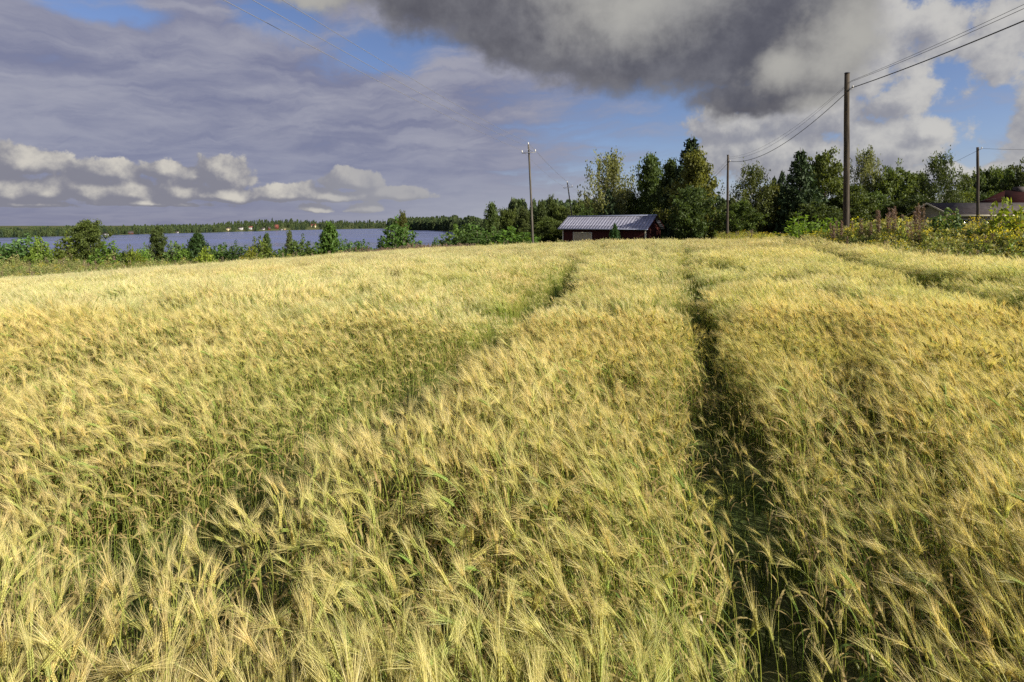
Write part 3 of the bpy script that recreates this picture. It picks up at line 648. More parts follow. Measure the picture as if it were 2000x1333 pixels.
def plant_trees():
    gb = 'trees behind the barn'; gr = 'trees along the right of the field'; gm = 'trees between the lake and the barn'; gs = 'shrubs along the lake side of the field'
    tree('birch', 1192, 300, 92, 90, 0, 'tall airy silver birch rising behind the left part of the barn roof', gb, tint=T_grey)
    tree('spruce', 1189, 366, 56, 86, 0, 'small dark spruce standing in front of the tall birch behind the barn', gb)
    tree('broad', 1218, 372, 60, 92, 1, 'low rounded tree squeezed beside the birch above the barn roof', gb)
    tree('tall', 1266, 308, 84, 90, 0, 'pointed dark leafy tree behind the right end of the barn roof', gb)
    tree('tall', 1310, 318, 80, 84, 1, 'dark leafy tree touching the left flank of the tallest spruce', gb, tint=T_dark)
    tree('spruce', 1350, 262, 112, 80, 1, 'tallest spruce of the scene with its dark top above the leafy tree', gb)
    tree('tall', 1358, 300, 104, 72, 3, 'large green leafy tree spreading in front of the tallest spruce', gb, tint=T_olive)
    tree('broad', 1348, 368, 84, 63.5, 0, 'low dark tree shading the right gable of the barn', gb, tint=T_dark)
    tree('broad', 1386, 402, 50, 74, 2, 'small leafy tree under the big leafy tree left of the middle plain pole', gb)
    tree('tall', 1412, 402, 30, 110, 2, 'little tree seen in the gap beside the middle plain pole', gb)
    tree('birch', 1468, 326, 82, 64, 2, 'light leafy birch just right of the middle plain pole', gr)
    tree('broad', 1450, 395, 60, 62, 3, 'low bushy tree at the foot of the birch by the middle plain pole', gr)
    tree('spruce', 1512, 342, 44, 82, 2, 'small dark spruce top peeping between the birch and the broad spruce', gr)
    tree('spruce', 1528, 330, 48, 84, 0, 'slim dark spruce leaning on the left side of the broad spruce', gr)
    tree('broad', 1506, 362, 66, 66, 1, 'olive green leafy tree in front of the small spruces', gr, tint=T_olive)
    tree('spruce', 1563, 288, 96, 62, 1, 'broad dark spruce left of the nearest pole', gr)
    tree('broad', 1612, 302, 84, 68, 0, 'leafy tree filling the gap between broad spruce and nearest pole', gr)
    tree('broad', 1598, 400, 84, 58, 2, 'low dark tree behind the bright willow bush', gr, tint=T_dark)
    tree('broad', 1662, 362, 72, 66, 1, 'rounded dark tree directly right of the nearest pole', gr)
    tree('birch', 1690, 294, 60, 78, 0, 'thin crowned birch against the sky right of the nearest pole', gr, tint=T_grey)
    tree('broad', 1702, 378, 70, 70, 3, 'bushy green tree under the thin crowned birch', gr)
    tree('broad', 1738, 330, 72, 76, 2, 'round topped tree halfway between nearest pole and right birch', gr)
    tree('broad', 1772, 338, 74, 80, 0, 'wide leafy tree left of the right birch', gr)
    tree('tall', 1796, 342, 52, 92, 1, 'pointed tree seen just left of the right birch', gr)
    tree('broad', 1785, 385, 84, 66, 3, 'dark bushy tree below the wide leafy tree left of the grey roof', gr, tint=T_dark)
    tree('birch', 1840, 304, 74, 74, 2, 'drooping birch standing behind the left end of the grey roof', gr, tint=T_dark)
    tree('broad', 1868, 372, 62, 82, 1, 'low tree on the right side of the drooping birch', gr)
    tree('tall', 1884, 344, 42, 120, 0, 'small far tree left of the thin right pole', gr)
    tree('tall', 1913, 338, 48, 125, 2, 'far tree hidden behind the thin right pole', gr)
    tree('broad', 1936, 333, 44, 125, 0, 'far round tree just right of the thin right pole', gr)
    tree('broad', 1953, 328, 44, 128, 1, 'highest of the far trees above the red roof', gr)
    tree('tall', 1974, 334, 42, 122, 1, 'far pointed tree above the chimney of the red roof', gr)
    tree('broad', 2006, 326, 66, 110, 2, 'dark tree cut by the right edge of the picture', gr, tint=T_dark)
    tree('broad', 1960, 374, 90, 118, 3, 'low dark tree behind the slope of the red roof', gr, tint=T_dark)
    tree('broad', 1905, 375, 70, 112, 3, 'low dark tree behind the thin right pole above the grey roof', gr, tint=T_dark)
    for i, (px, top, w, d, v, kd, lb) in enumerate([
        (958, 400, 46, 130, 0, 'tall', 'pointed tree standing highest at the left end of the middle tree line'), (985, 408, 44, 150, 1, 'broad', 'dark round tree right of the pointed tree in the middle tree line'),
        (1006, 416, 40, 150, 2, 'broad', 'low tree between the dark round tree and the cross armed pole'), (1022, 408, 40, 138, 2, 'tall', 'leafy tree left of the nearer cross armed pole'),
        (1040, 410, 36, 145, 1, 'tall', 'leafy tree straight behind the nearer cross armed pole'), (1059, 399, 34, 140, 0, 'tall', 'slim tree right of the nearer cross armed pole'),
        (1078, 388, 34, 142, 2, 'tall', 'tallest slim tree between the two cross armed poles'), (1096, 402, 36, 140, 1, 'broad', 'rounded tree left of the farther cross armed pole'),
        (1112, 408, 34, 136, 0, 'tall', 'tree behind the farther cross armed pole'), (1131, 394, 36, 138, 2, 'tall', 'tree right of the farther cross armed pole'),
        (1148, 392, 34, 130, 1, 'tall', 'slim pale tree above the left end of the barn roof'), (1164, 390, 36, 134, 0, 'tall', 'slim tree left of the tall airy birch'),
        (1070, 428, 70, 112, 3, 'broad', 'bushy tree low between the two cross armed poles'), (1125, 426, 60, 108, 0, 'broad', 'bushy tree right behind the left corner of the barn'),
        (1150, 410, 60, 112, 2, 'broad', 'dark leafy tree just over the left end of the barn roof')]):
        tree(kd, px, top, w, d, v, lb, gm)
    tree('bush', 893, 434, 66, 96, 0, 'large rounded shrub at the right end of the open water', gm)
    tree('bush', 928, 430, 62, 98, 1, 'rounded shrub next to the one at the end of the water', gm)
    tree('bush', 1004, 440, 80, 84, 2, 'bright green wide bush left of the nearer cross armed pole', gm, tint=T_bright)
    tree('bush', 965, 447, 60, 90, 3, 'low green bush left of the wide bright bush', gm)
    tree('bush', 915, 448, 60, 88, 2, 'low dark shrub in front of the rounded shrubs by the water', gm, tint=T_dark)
    # along the lake side of the field, left to right
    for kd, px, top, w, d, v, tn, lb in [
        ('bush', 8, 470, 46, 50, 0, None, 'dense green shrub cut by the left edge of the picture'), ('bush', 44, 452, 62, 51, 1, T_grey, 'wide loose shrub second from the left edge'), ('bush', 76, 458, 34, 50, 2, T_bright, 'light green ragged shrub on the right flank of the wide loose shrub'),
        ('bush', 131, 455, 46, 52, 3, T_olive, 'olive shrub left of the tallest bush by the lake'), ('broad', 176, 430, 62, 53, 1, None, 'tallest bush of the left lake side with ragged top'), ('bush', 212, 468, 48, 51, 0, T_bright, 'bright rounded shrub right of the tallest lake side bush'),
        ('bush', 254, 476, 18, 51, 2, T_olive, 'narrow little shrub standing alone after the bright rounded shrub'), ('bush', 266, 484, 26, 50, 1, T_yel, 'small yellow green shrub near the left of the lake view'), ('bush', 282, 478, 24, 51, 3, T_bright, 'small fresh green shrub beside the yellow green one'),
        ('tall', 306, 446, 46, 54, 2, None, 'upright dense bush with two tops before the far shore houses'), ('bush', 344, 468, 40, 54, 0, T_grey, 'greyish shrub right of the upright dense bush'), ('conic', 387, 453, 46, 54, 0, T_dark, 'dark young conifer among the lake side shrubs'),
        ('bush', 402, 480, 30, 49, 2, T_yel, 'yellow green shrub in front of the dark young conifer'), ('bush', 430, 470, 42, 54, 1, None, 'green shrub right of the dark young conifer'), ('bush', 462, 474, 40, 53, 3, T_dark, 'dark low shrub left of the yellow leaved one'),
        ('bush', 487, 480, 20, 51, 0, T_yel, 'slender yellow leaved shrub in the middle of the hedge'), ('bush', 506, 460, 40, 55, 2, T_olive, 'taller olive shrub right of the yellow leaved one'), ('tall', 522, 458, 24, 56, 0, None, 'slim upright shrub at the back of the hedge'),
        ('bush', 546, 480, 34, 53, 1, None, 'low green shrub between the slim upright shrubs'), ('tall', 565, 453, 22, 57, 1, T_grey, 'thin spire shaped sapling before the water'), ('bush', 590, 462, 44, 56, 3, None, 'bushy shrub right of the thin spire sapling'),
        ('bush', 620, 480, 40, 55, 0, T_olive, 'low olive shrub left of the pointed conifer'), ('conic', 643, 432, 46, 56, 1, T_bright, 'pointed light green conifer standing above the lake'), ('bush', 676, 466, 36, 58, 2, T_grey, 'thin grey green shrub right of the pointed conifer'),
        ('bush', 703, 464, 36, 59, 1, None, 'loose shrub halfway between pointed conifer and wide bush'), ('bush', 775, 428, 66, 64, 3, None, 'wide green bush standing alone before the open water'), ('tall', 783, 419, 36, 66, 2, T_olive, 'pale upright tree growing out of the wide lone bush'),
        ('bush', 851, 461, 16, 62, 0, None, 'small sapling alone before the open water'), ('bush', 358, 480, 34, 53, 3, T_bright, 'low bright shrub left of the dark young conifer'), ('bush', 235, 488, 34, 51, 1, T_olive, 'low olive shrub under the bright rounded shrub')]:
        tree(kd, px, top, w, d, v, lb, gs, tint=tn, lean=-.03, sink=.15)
    tree('willow', 1584, 417, 88, 27, 0, 'bright yellow green willow bush left of the nearest pole', None)
    tree('willow', 1700, 432, 52, 22, 1, 'small green bush in the weeds right of the nearest pole', None, tint=T_olive)
    tree('bush', 1840, 402, 70, 21, 0, 'greyish green bush in front of the grey roof gable', None, tint=T_grey)
    tree('willow', 1975, 384, 90, 19.5, 1, 'leafy bush rising in front of the red roofed house', None, tint=T_olive)
plant_trees()

# ------------------------------------------------------------------ woods across the water, too far to tell trees apart
def far_tree(seed, kind):
    r = np.random.default_rng(seed); b = MB(); n = 260
    t = r.random(n) ** .8; rad = (.42 * (1 - t) ** .8 + .02) if kind == 0 else .42 * np.sin(np.pi * np.clip(t * .85 + .12, 0, 1)) ** .6
    a = r.uniform(0, 6.28, n); q = np.sqrt(r.random(n)) * r.uniform(.75, 1.1, n)
    P = np.stack([np.cos(a) * rad * q, np.sin(a) * rad * q, .05 + .95 * t], -1)
    c = np.array((.030, .050, .024) if kind == 0 else (.062, .088, .028))[None] * r.uniform(.7, 1.3, (n, 1)); leafquads(b, P, .11, c, r, 0, 1.6); return b
ftp = [proto('wood', far_tree(400 + i, i % 2).mesh('wood', M_needle)) for i in range(6)]
def wood(name, pts, hs, ws, label):
    pts = np.asarray(pts); n = len(pts); hs = np.asarray(hs); ws = np.asarray(ws)
    idx = np.where(rng.random(n) < .32, 0, 1) + 2 * rng.integers(0, 3, n)
    scatter(name, pts, idx, np.stack([np.zeros(n), np.zeros(n), rng.uniform(0, 6.28, n)], -1), np.stack([ws, ws, hs], -1), ftp, label, 'forest')
def shore_wood():
    P = []; H = []; Wd = []
    for i in range(4200):
        px = rng.uniform(-300, 757); rf = np.interp(px, SH[:, 0], SH[:, 2]); d = rf + 4 + rng.random() ** 1.6 * .30 * rf
        if any(abs(px - hp) < hw and d < rf * 1.05 + hw for hp, hw in ((470, 9), (490, 6), (512, 6), (526, 5), (538, 14), (552, 16), (612, 14), (446, 5), (255, 7), (205, 8), (345, 6))): continue
        x = at(px, d); tall = np.interp(px, [-300, 0, 250, 400, 500, 750], [6.8, 7, 7.6, 9, 11, 12]); h = tall * rng.uniform(.45, 1.1) * (.75 + .5 * vnoise(np.array([px]), np.array([d]), 22, 77)[0])
        P.append((x, d, G(x, d) - .3)); H.append(h); Wd.append(h * rng.uniform(.38, .62))
    wood('far_shore_forest', P, H, Wd, 'dark forest along the far lake shore')
    P = []; H = []; Wd = []
    for i in range(1100):
        px = rng.uniform(757, 1010); rf = np.interp(px, SH[:, 0], SH[:, 2]) if px < 900 else 650; d = rf + 4 + rng.random() ** 1.4 * .22 * rf; x = at(px, d)
        h = rng.uniform(17, 24) * (1 if d > 900 else .75); P.append((x, d, G(x, d) - .5)); H.append(h); Wd.append(h * rng.uniform(.35, .55))
    wood('headland_forest', P, H, Wd, 'forest on the headland right of the lake')
    P = []; H = []; Wd = []
    for i in range(700):
        px = rng.uniform(990, 2500); d = rng.uniform(150, 240); x = at(px, d); zt = zpix(rng.uniform(385, 420), d); z = G(x, d)
        P.append((x, d, z - .3)); H.append(max(zt - z, 4)); Wd.append(rng.uniform(4, 7))
    wood('background_forest', P, H, Wd, 'dark forest behind the trees and houses on the right')
shore_wood()

# ------------------------------------------------------------------ poles and wires
def wood_grain(c1, c2):
    return varied(c1, c2, 1.6, 5, (14, 14, .6), .3, .06)
M_pole = material('weathered_pole_wood', rough=.85, spec=.15, build=wood_grain((.035, .027, .020), (.10, .082, .062)))
M_poleg = material('grey_pole_wood', rough=.85, spec=.2, build=wood_grain((.055, .048, .040), (.14, .125, .10)))
M_iron = material('galvanised_iron', (.20, .20, .21), .5, .5, .6)
M_porc = material('porcelain', (.62, .60, .55), .25, .5)
M_wire = material('black_cable', (.012, .012, .014), .5, .3)
M_wireg = material('bare_wire', (.30, .29, .29), .45, .4, .3)
def simple(name, mb, mat, parent, smooth=False): return link(name, mb.mesh(name, mat, smooth), parent)
def pole(px, d, top, r0, r1, mat, label, lean=0.0, sink=.4, name='utility_pole', base=None):
    x = at(px, d); z0 = G(x, d) if base is None else base; zt = zpix(top, d); h = zt - z0
    o = thing(name, (x, d, z0), label, 'utility pole', None, (0, lean, 0))
    b = MB(); n = 9; t = np.linspace(0, 1, n); rs = np.random.default_rng(int(px)); w = np.cumsum(rs.normal(0, .008, (n, 2)), 0)
    b.tube(np.stack([w[:, 0], w[:, 1], -sink + (h + sink) * t], -1), r0 + (r1 - r0) * t, (.2, .18, .15), 12); simple('shaft', b, mat, o, True)
    return o, Vector((x, d, z0)), h
def cross_pole(px, d, top, label, lean, ang):
    o, p, h = pole(px, d, top + 4, .14, .10, M_poleg, label, lean)
    h0 = h - .95; ca, sa = math.cos(ang), math.sin(ang); arm = Vector((ca, sa, 0)); pts = []
    b = MB(); A = arm * .82
    b.tube([(-A.x, -A.y - .14, h0), (A.x, A.y - .14, h0)], .045, (.2, .2, .2), 4); simple('crossarm', b, M_iron, o)
    for s in (-1, 1):
        b = MB(); b.tube([(s * A.x * .62, s * A.y * .62 - .14, h0 + .03), (0, -.12, h0 + .42)], .022, (.2, .2, .2), 4); simple('brace', b, M_iron, o)
    for s in (-1, 0, 1):
        q = Vector((s * A.x * .96, s * A.y * .96 - (.14 if s else 0), h0 + .05 if s else h))
        b = MB(); z = np.array([0, .05, .06, .12, .13, .20, .21, .27, .30]); rr = np.array([.03, .03, .075, .085, .06, .075, .055, .055, .02])
        b.tube(np.stack([0 * z + q.x, 0 * z + q.y, z + q.z], -1), rr, (.6, .6, .55), 8); simple('insulator', b, M_porc, o, True)
        L = Matrix.Translation(p) @ Euler((0, lean, 0)).to_matrix().to_4x4() @ (q + Vector((0, 0, .27))); pts.append(L)
    return o, pts
dirA = math.atan2(-35 / 35.9, -8.2 / 35.9)
oA, wA = cross_pole(1041.5, 60, 279, 'grey power pole with cross arm nearer of the two by the barn', -.046, R(-12))
oB, wB = cross_pole(1125, 96, 352, 'smaller leaning power pole with cross arm rising behind the barn roof', -.135, R(-12))
oC, wC = None, None
def wire(a, b, sag, rad, mat, label, n=40):
    a = Vector(a); c = Vector(b); t = np.linspace(0, 1, n); P = np.array([a.lerp(c, s) for s in t]); P[:, 2] -= sag * 4 * t * (1 - t)
    mb = MB(); mb.tube(P - np.array(a), rad, (.02, .02, .02), 4, cap=False)
    o = link('overhead_wire', mb.mesh('overhead_wire', mat, True), None, tuple(a)); tag(o, label, 'wire', 'overhead wires'); return o
def through(a, px, py, depth):  # a far end so that the wire from a passes the given photo point at that depth, straight in plan
    a = Vector(a); p = Vector((at(px, depth), depth, zpix(py, depth))); return a + (p - a) * 1.55
for i, (px, dep, nm) in enumerate(((400, 14.2, 'left'), (535, 16.4, 'middle'), (487, 15.4, 'right'))):
    a = wA[i]; e = through(a, px, 0, dep); e.z += 1.2
    wire(a, e, 0.55 + .12 * i, .011, M_wireg, f'thin grey wire from the {nm} insulator of the nearer cross armed pole')
    wire(a, wB[i], .35, .013, M_wireg, f'thin wire joining the {nm} insulators of both cross armed poles')
    wire(wB[i], wB[i] + Vector((8.2, 35, -1.2)), .3, .011, M_wireg, f'thin wire leaving the {nm} insulator of the leaning pole into the trees')
o1, p1, h1 = pole(1652, 24, 143, .145, .105, M_pole, 'tall dark wooden pole nearest to the field on the right', .008)
o2, p2, h2 = pole(1420.5, 50, 303, .125, .095, M_pole, 'plain wooden pole standing at the field crest behind the birch', .008)
o3, p3, h3 = pole(1910, 40, 288, .115, .085, M_pole, 'thin wooden pole rising in front of the grey roof at right', .0)
o4, p4, h4 = pole(1851, 84, 372, .12, .09, M_poleg, 'short stub of a pale pole in front of the drooping birch', .0)
for o, h, dz in ((o1, h1, .82), (o2, h2, .72), (o3, h3, .2)):
    b = MB(); b.tube([(-.02, -.10, h - dz), (.10, -.16, h - dz), (.17, -.14, h - dz + .10)], .016, (.1, .1, .1), 5); simple('hook', b, M_iron, o)
    b = MB(); z = np.linspace(0, .14, 5); b.tube(np.stack([0 * z + .17, 0 * z - .14, h - dz + .06 + z], -1), [.03, .04, .03, .04, .02], (.5, .5, .45), 7); simple('insulator', b, M_porc, o, True)
for o, h in ((o1, h1), (o2, h2)):
    b = MB(); b.tube([(0, 0, h - .01), (0, 0, h + .02)], [.125, .11], (.3, .3, .3), 12); simple('cap', b, M_iron, o)
def hk(p, h, dz): return Vector((p.x + .17, p.y - .12, p.z + h - dz + .08))
dr = Vector((p1.x - p2.x, p1.y - p2.y, 0)).normalized()
back = Vector((p1.x, p1.y, 0)) + dr * 28
for dz1, dz2, rad, mt, sg, sg2, py, nm in ((.82, .72, .020, M_wire, .45, 1.05, 41, 'thick black cable'), (.52, .42, .008, M_wire, .45, .95, 17, 'thin upper wire'), (.48, .30, .007, M_wire, .40, .80, 9, 'thin topmost wire')):
    a = hk(p1, h1, dz1); e = hk(p2, h2, dz2)
    t = (a.x - a.y) / (dr.y * -1 + dr.x) * -1
    t = (a.y - a.x) / (dr.x - dr.y); q = a + dr * t; zq = zpix(py, q.y); f = t / 28
    zend = a.z + (zq - a.z + sg * 4 * f * (1 - f)) / f
    wire(a, Vector((a.x + dr.x * 28, a.y + dr.y * 28, zend)), sg, rad, mt, f'{nm} running from the nearest pole towards the upper right corner')
    wire(a, e, sg2, rad, mt, f'{nm} sagging between the nearest pole and the pole at the crest')
    wire(e, e - dr * 26 + Vector((0, 0, -1.6)), .35, rad, mt, f'{nm} dropping from the crest pole into the big leafy tree')
a = hk(p3, h3, .2)
wire(a, Vector((at(2150, 44), 44, zpix(291, 44))), .10, .012, M_wire, 'wire leaving the thin right pole towards the right edge')
wire(a, Vector((at(1790, 66), 66, zpix(348, 66))), .15, .012, M_wire, 'wire falling from the thin right pole behind the drooping birch')
wire((at(1860, 84), 84, zpix(397, 84)), (at(1945, 80), 80, zpix(388, 80)), .1, .014, M_wireg, 'pale wire stretched low above the grey roof')

# ------------------------------------------------------------------ barn
M_red = material('red_barn_boards', rough=.85, spec=.15, build=varied((.042, .012, .010), (.078, .020, .015), 3.0, 4, (3, 3, .5), .2))
M_trim = material('pale_trim_paint', rough=.7, spec=.25, build=varied((.52, .46, .32), (.66, .60, .45), 2.0, 4, (4, 4, .6), .1))
M_door = material('cream_door_paint', rough=.7, spec=.25, build=varied((.42, .34, .20), (.52, .43, .27), 1.6, 4, (3, 3, .5), .1))
M_tin = material('roof_sheet_metal', rough=.36, spec=.5, metal=.15, build=varied((.24, .24, .30), (.33, .33, .40), 1.2, 5, (1, 1, 3), .05, .04))
M_tin2 = material('roof_sheet_edges', (.42, .45, .58), .4, .5, .5)
def make_barn():
    L = Vector((at(1099, 73), 73)); Rr = Vector((at(1261, 65), 65)); u = (Rr - L).normalized(); ln = (Rr - L).length; dep = 4.6
    gz = min(G(L.x, L.y), G(Rr.x, Rr.y)) - .25; ez = zpix(447.5, 69) - gz; rz = zpix(422.0, 70) - gz
    o = thing('barn', (L.x, L.y, gz), 'low red wooden barn with grey metal roof and cream double door', 'barn', None, (0, 0, math.atan2(u.y, u.x)))
    # local frame: x along the front, y into the barn, z up; front wall at y = 0
    def boards(name, along, wid, ht, flip):
        b = MB(); n = int(wid / .16); rs = np.random.default_rng(5)
        for i in range(n):
            x0 = i * wid / n; x1 = x0 + wid / n - .008; p = rs.uniform(0, .008); h0, h1 = ht(x0), ht(x1)
            if along == 'x': b.hexa([(x0, flip - p, 0), (x1, flip - p, 0), (x0, flip + .03, 0), (x1, flip + .03, 0), (x0, flip - p, h0), (x1, flip - p, h1), (x0, flip + .03, h0), (x1, flip + .03, h1)])
            else: b.hexa([(flip - .03, x0, 0), (flip + p, x0, 0), (flip - .03, x1, 0), (flip + p, x1, 0), (flip - .03, x0, h0), (flip + p, x0, h0), (flip - .03, x1, h1), (flip + p, x1, h1)])
        return simple(name, b, M_red, o)
    wh = ez + .22
    w1 = boards('front_wall', 'x', ln, lambda s: wh - .06, 0)
    gab = lambda s: wh - .10 + (rz - ez) * .90 * (1 - abs(s - dep / 2) / (dep / 2))
    boards('gable_wall', 'y', dep, gab, ln); boards('gable_wall', 'y', dep, gab, .03)
    boards('rear_wall', 'x', ln, lambda s: wh - .06, dep - .03)
    for x0, y0 in ((-.02, -.045), (ln - .13, -.045)):
        b = MB(); b.box(x0, x0 + .15, y0, y0 + .03, 0, wh - .1); simple('corner_board', b, M_trim, o)
    b = MB(); b.box(ln + .015, ln + .045, -.01, .14, 0, wh - .1); simple('corner_board', b, M_trim, o)
    b = MB(); b.box(ln * .545, ln * .545 + .12, -.04, -.012, 0, wh - .12); simple('cover_board', b, M_red, o)
    # double door: photo columns 1124 to 1158 of 1099 to 1261
    x0, x1 = ln * .150, ln * .372; dh = zpix(455.5, 71.5) - gz
    d = link('door', None, o, (x0, 0, 0))
    for s in (0, 1):
        wl = (x1 - x0 - .02) / 2; lf = MB()
        for i in range(9): lf.box(s * (wl + .02) + i * wl / 9, s * (wl + .02) + (i + 1) * wl / 9 - .006, -.075 - .004 * (i % 2), -.04, .05, dh)
        simple('door_leaf', lf, M_door, d)
    b = MB(); b.box(-.12, 0, -.09, -.02, 0, dh + .12); b.box(x1 - x0, x1 - x0 + .12, -.09, -.02, 0, dh + .12); b.box(0, x1 - x0, -.09, -.02, dh + .003, dh + .12); simple('door_frame', b, M_trim, d)
    b = MB(); b.box((x1 - x0) / 2 - .10, (x1 - x0) / 2 - .06, -.11, -.08, 1.0, 1.25); simple('handle', b, M_iron, d)
    # roof: two slopes of metal sheets with standing seams
    rf = link('roof', None, o); oh = .42; ridge = rz; eave = ez; yE = -oh; sl = (ridge - eave) / (dep / 2 + oh); x0, x1 = -.55, ln + .50
    n = 30; wsh = (x1 - x0) / n; mb = MB(); zf = lambda y: eave + sl * (y - yE)
    yR = dep / 2; th_ = .012
    mb.hexa([(0, yE, eave), (wsh - .004, yE, eave), (0, yR, ridge), (wsh - .004, yR, ridge), (0, yE, eave + th_), (wsh - .004, yE, eave + th_), (0, yR, ridge + th_), (wsh - .004, yR, ridge + th_)])
    mb.hexa([(.0, yE - .01, eave + th_), (.05, yE - .01, eave + th_), (.0, yR, ridge + th_), (.05, yR, ridge + th_), (.006, yE - .01, eave + .038), (.044, yE - .01, eave + .038), (.006, yR, ridge + .038), (.044, yR, ridge + .038)])
    ms = mb.mesh('roof_sheet', M_tin)
    for i in range(n): link('roof_sheet', ms, rf, (x0 + i * wsh, 0, .004 * ((i * 7) % 3)))
    b = MB(); b.hexa([(x0, yR + .01, ridge), (x1, yR + .01, ridge), (x0, dep + oh, eave), (x1, dep + oh, eave), (x0, yR + .01, ridge + .03), (x1, yR + .01, ridge + .03), (x0, dep + oh, eave + .03), (x1, dep + oh, eave + .03)]); simple('rear_slope', b, M_tin, rf)
    b = MB(); b.hexa([(x0 - .02, yR - .16, ridge - .02), (x1 + .02, yR - .16, ridge - .02), (x0 - .02, yR + .16, ridge - .02), (x1 + .02, yR + .16, ridge - .02), (x0 - .02, yR - .03, ridge + .09), (x1 + .02, yR - .03, ridge + .09), (x0 - .02, yR + .03, ridge + .09), (x1 + .02, yR + .03, ridge + .09)]); simple('ridge_cap', b, M_tin2, rf)
    b = MB(); b.box(x0 - .02, x1 + .02, yE - .045, yE - .012, eave - .10, eave + .03); simple('eave_board', b, M_tin2, rf)
    for xx in (x0 - .03, x1 + .003):
        for s in (0, 1):
            b = MB(); y0, y1 = (yE, yR) if s == 0 else (dep + oh, yR)
            b.hexa([(xx, y0, eave - .12), (xx + .027, y0, eave - .12), (xx, y1, ridge - .12), (xx + .027, y1, ridge - .12), (xx, y0, eave + .02), (xx + .027, y0, eave + .02), (xx, y1, ridge + .02), (xx + .027, y1, ridge + .02)]); simple('verge_board', b, M_red, rf)
make_barn()
tree('conic', 1201, 436, 20, 66.5, 0, 'small dark sapling growing against the front wall of the barn', None, tint=T_dark)

# ------------------------------------------------------------------ houses
M_felt = material('grey_brown_roof', rough=.9, spec=.15, build=varied((.055, .046, .044), (.085, .070, .066), 2.5, 5, (1, 1, 1), .1))
M_redroof = material('dark_red_roof', rough=.9, spec=.05, build=varied((.022, .007, .007), (.034, .010, .009), 1.5, 4, (1, 1, 4), .1))
M_orange = material('red_tile_roof', rough=.8, spec=.2, build=varied((.15, .055, .04), (.21, .08, .055), .4, 4))
M_cream = material('cream_wall', rough=.8, spec=.2, build=varied((.60, .50, .28), (.72, .62, .38), .5, 3))
M_white = material('white_wall', rough=.8, spec=.2, build=varied((.38, .37, .35), (.46, .45, .42), .5, 3))
M_redwall = material('red_wall', rough=.85, spec=.15, build=varied((.12, .035, .026), (.17, .05, .036), .5, 3))
M_beige = material('beige_wall', rough=.85, spec=.15, build=varied((.34, .29, .20), (.44, .38, .27), .8, 3))
M_glass = material('dark_window_glass', (.03, .035, .045), .08, .6)
def house(name, px, d, wid, dep, eave, ridge, yaw, wallm, roofm, label, wins=3, base=None, oh=.4, cat='house', chimney=None, trim=None):
    x = at(px, d); z = (G(x, d) if base is None else base) - .2
    o = thing(name, (x, d, z), label, cat, None, (0, 0, yaw)); e = eave + .2; rg = ridge + .2; w = wid / 2; q = dep / 2
    b = MB(); b.box(-w, w, -q, q, 0, e)
    b.add([(-w, -q, e), (-w, q, e), (-w, 0, rg - .15), (w, -q, e), (w, q, e), (w, 0, rg - .15)], [(0, 2, 1), (3, 4, 5)], (.5, .5, .5)); simple('wall', b, wallm, o)
    rf = link('roof', None, o); sl = (rg - e) / q
    for s in (-1, 1):
        b = MB(); y0 = s * (q + oh); z0 = e - sl * oh
        b.hexa([(-w - oh, y0, z0), (w + oh, y0, z0), (-w - oh, 0, rg), (w + oh, 0, rg), (-w - oh, y0, z0 + .1), (w + oh, y0, z0 + .1), (-w - oh, 0, rg + .1), (w + oh, 0, rg + .1)]); simple('roof_slope', b, roofm, rf)
    if trim:
        b = MB(); b.box(-w - oh, w + oh, -q - oh - .05, -q - oh - .01, e - sl * oh - .12, e - sl * oh + .08); simple('gutter', b, trim, rf)
        for sgn in (-1, 1):
            b = MB(); y0 = sgn * (q + oh); z0 = e - sl * oh
            b.hexa([(-w - oh - .04, y0, z0 - .1), (-w - oh - .005, y0, z0 - .1), (-w - oh - .04, 0, rg - .1), (-w - oh - .005, 0, rg - .1), (-w - oh - .04, y0, z0 + .12), (-w - oh - .005, y0, z0 + .12), (-w - oh - .04, 0, rg + .12), (-w - oh - .005, 0, rg + .12)]); simple('verge_board', b, trim, rf)
    if chimney:
        b = MB(); cx, cw, chh = chimney; b.box(cx - cw, cx + cw, -.35, .35, rg - .4, rg + chh); simple('chimney', b, M_felt, rf)
    for i in range(wins):
        cx = -w + wid * (i + .5) / wins; s = min(.55, wid / wins * .3); wn = link('window', None, o, (cx, -q, e * .56))
        b = MB(); b.box(-s, s, -.03, -.012, -.55, .55); simple('pane', b, M_glass, wn)
        b = MB()
        for (xa, xb, za, zb) in ((-s - .09, -s, -.64, .64), (s, s + .09, -.64, .64), (-s, s, .55, .64), (-s, s, -.64, -.55)): b.box(xa, xb, -.05, -.004, za, zb)
        simple('frame', b, M_white, wn)
    return o
d = 58
house('house', 1905, d + 3, 10.0, 6.4, zpix(418, d) - G(at(1905, d), d), zpix(398, d + 3) - G(at(1905, d), d), R(-4), M_beige, M_felt, 'long low building with grey brown roof behind the weeds at right', 4, None, .5, trim=M_trim)
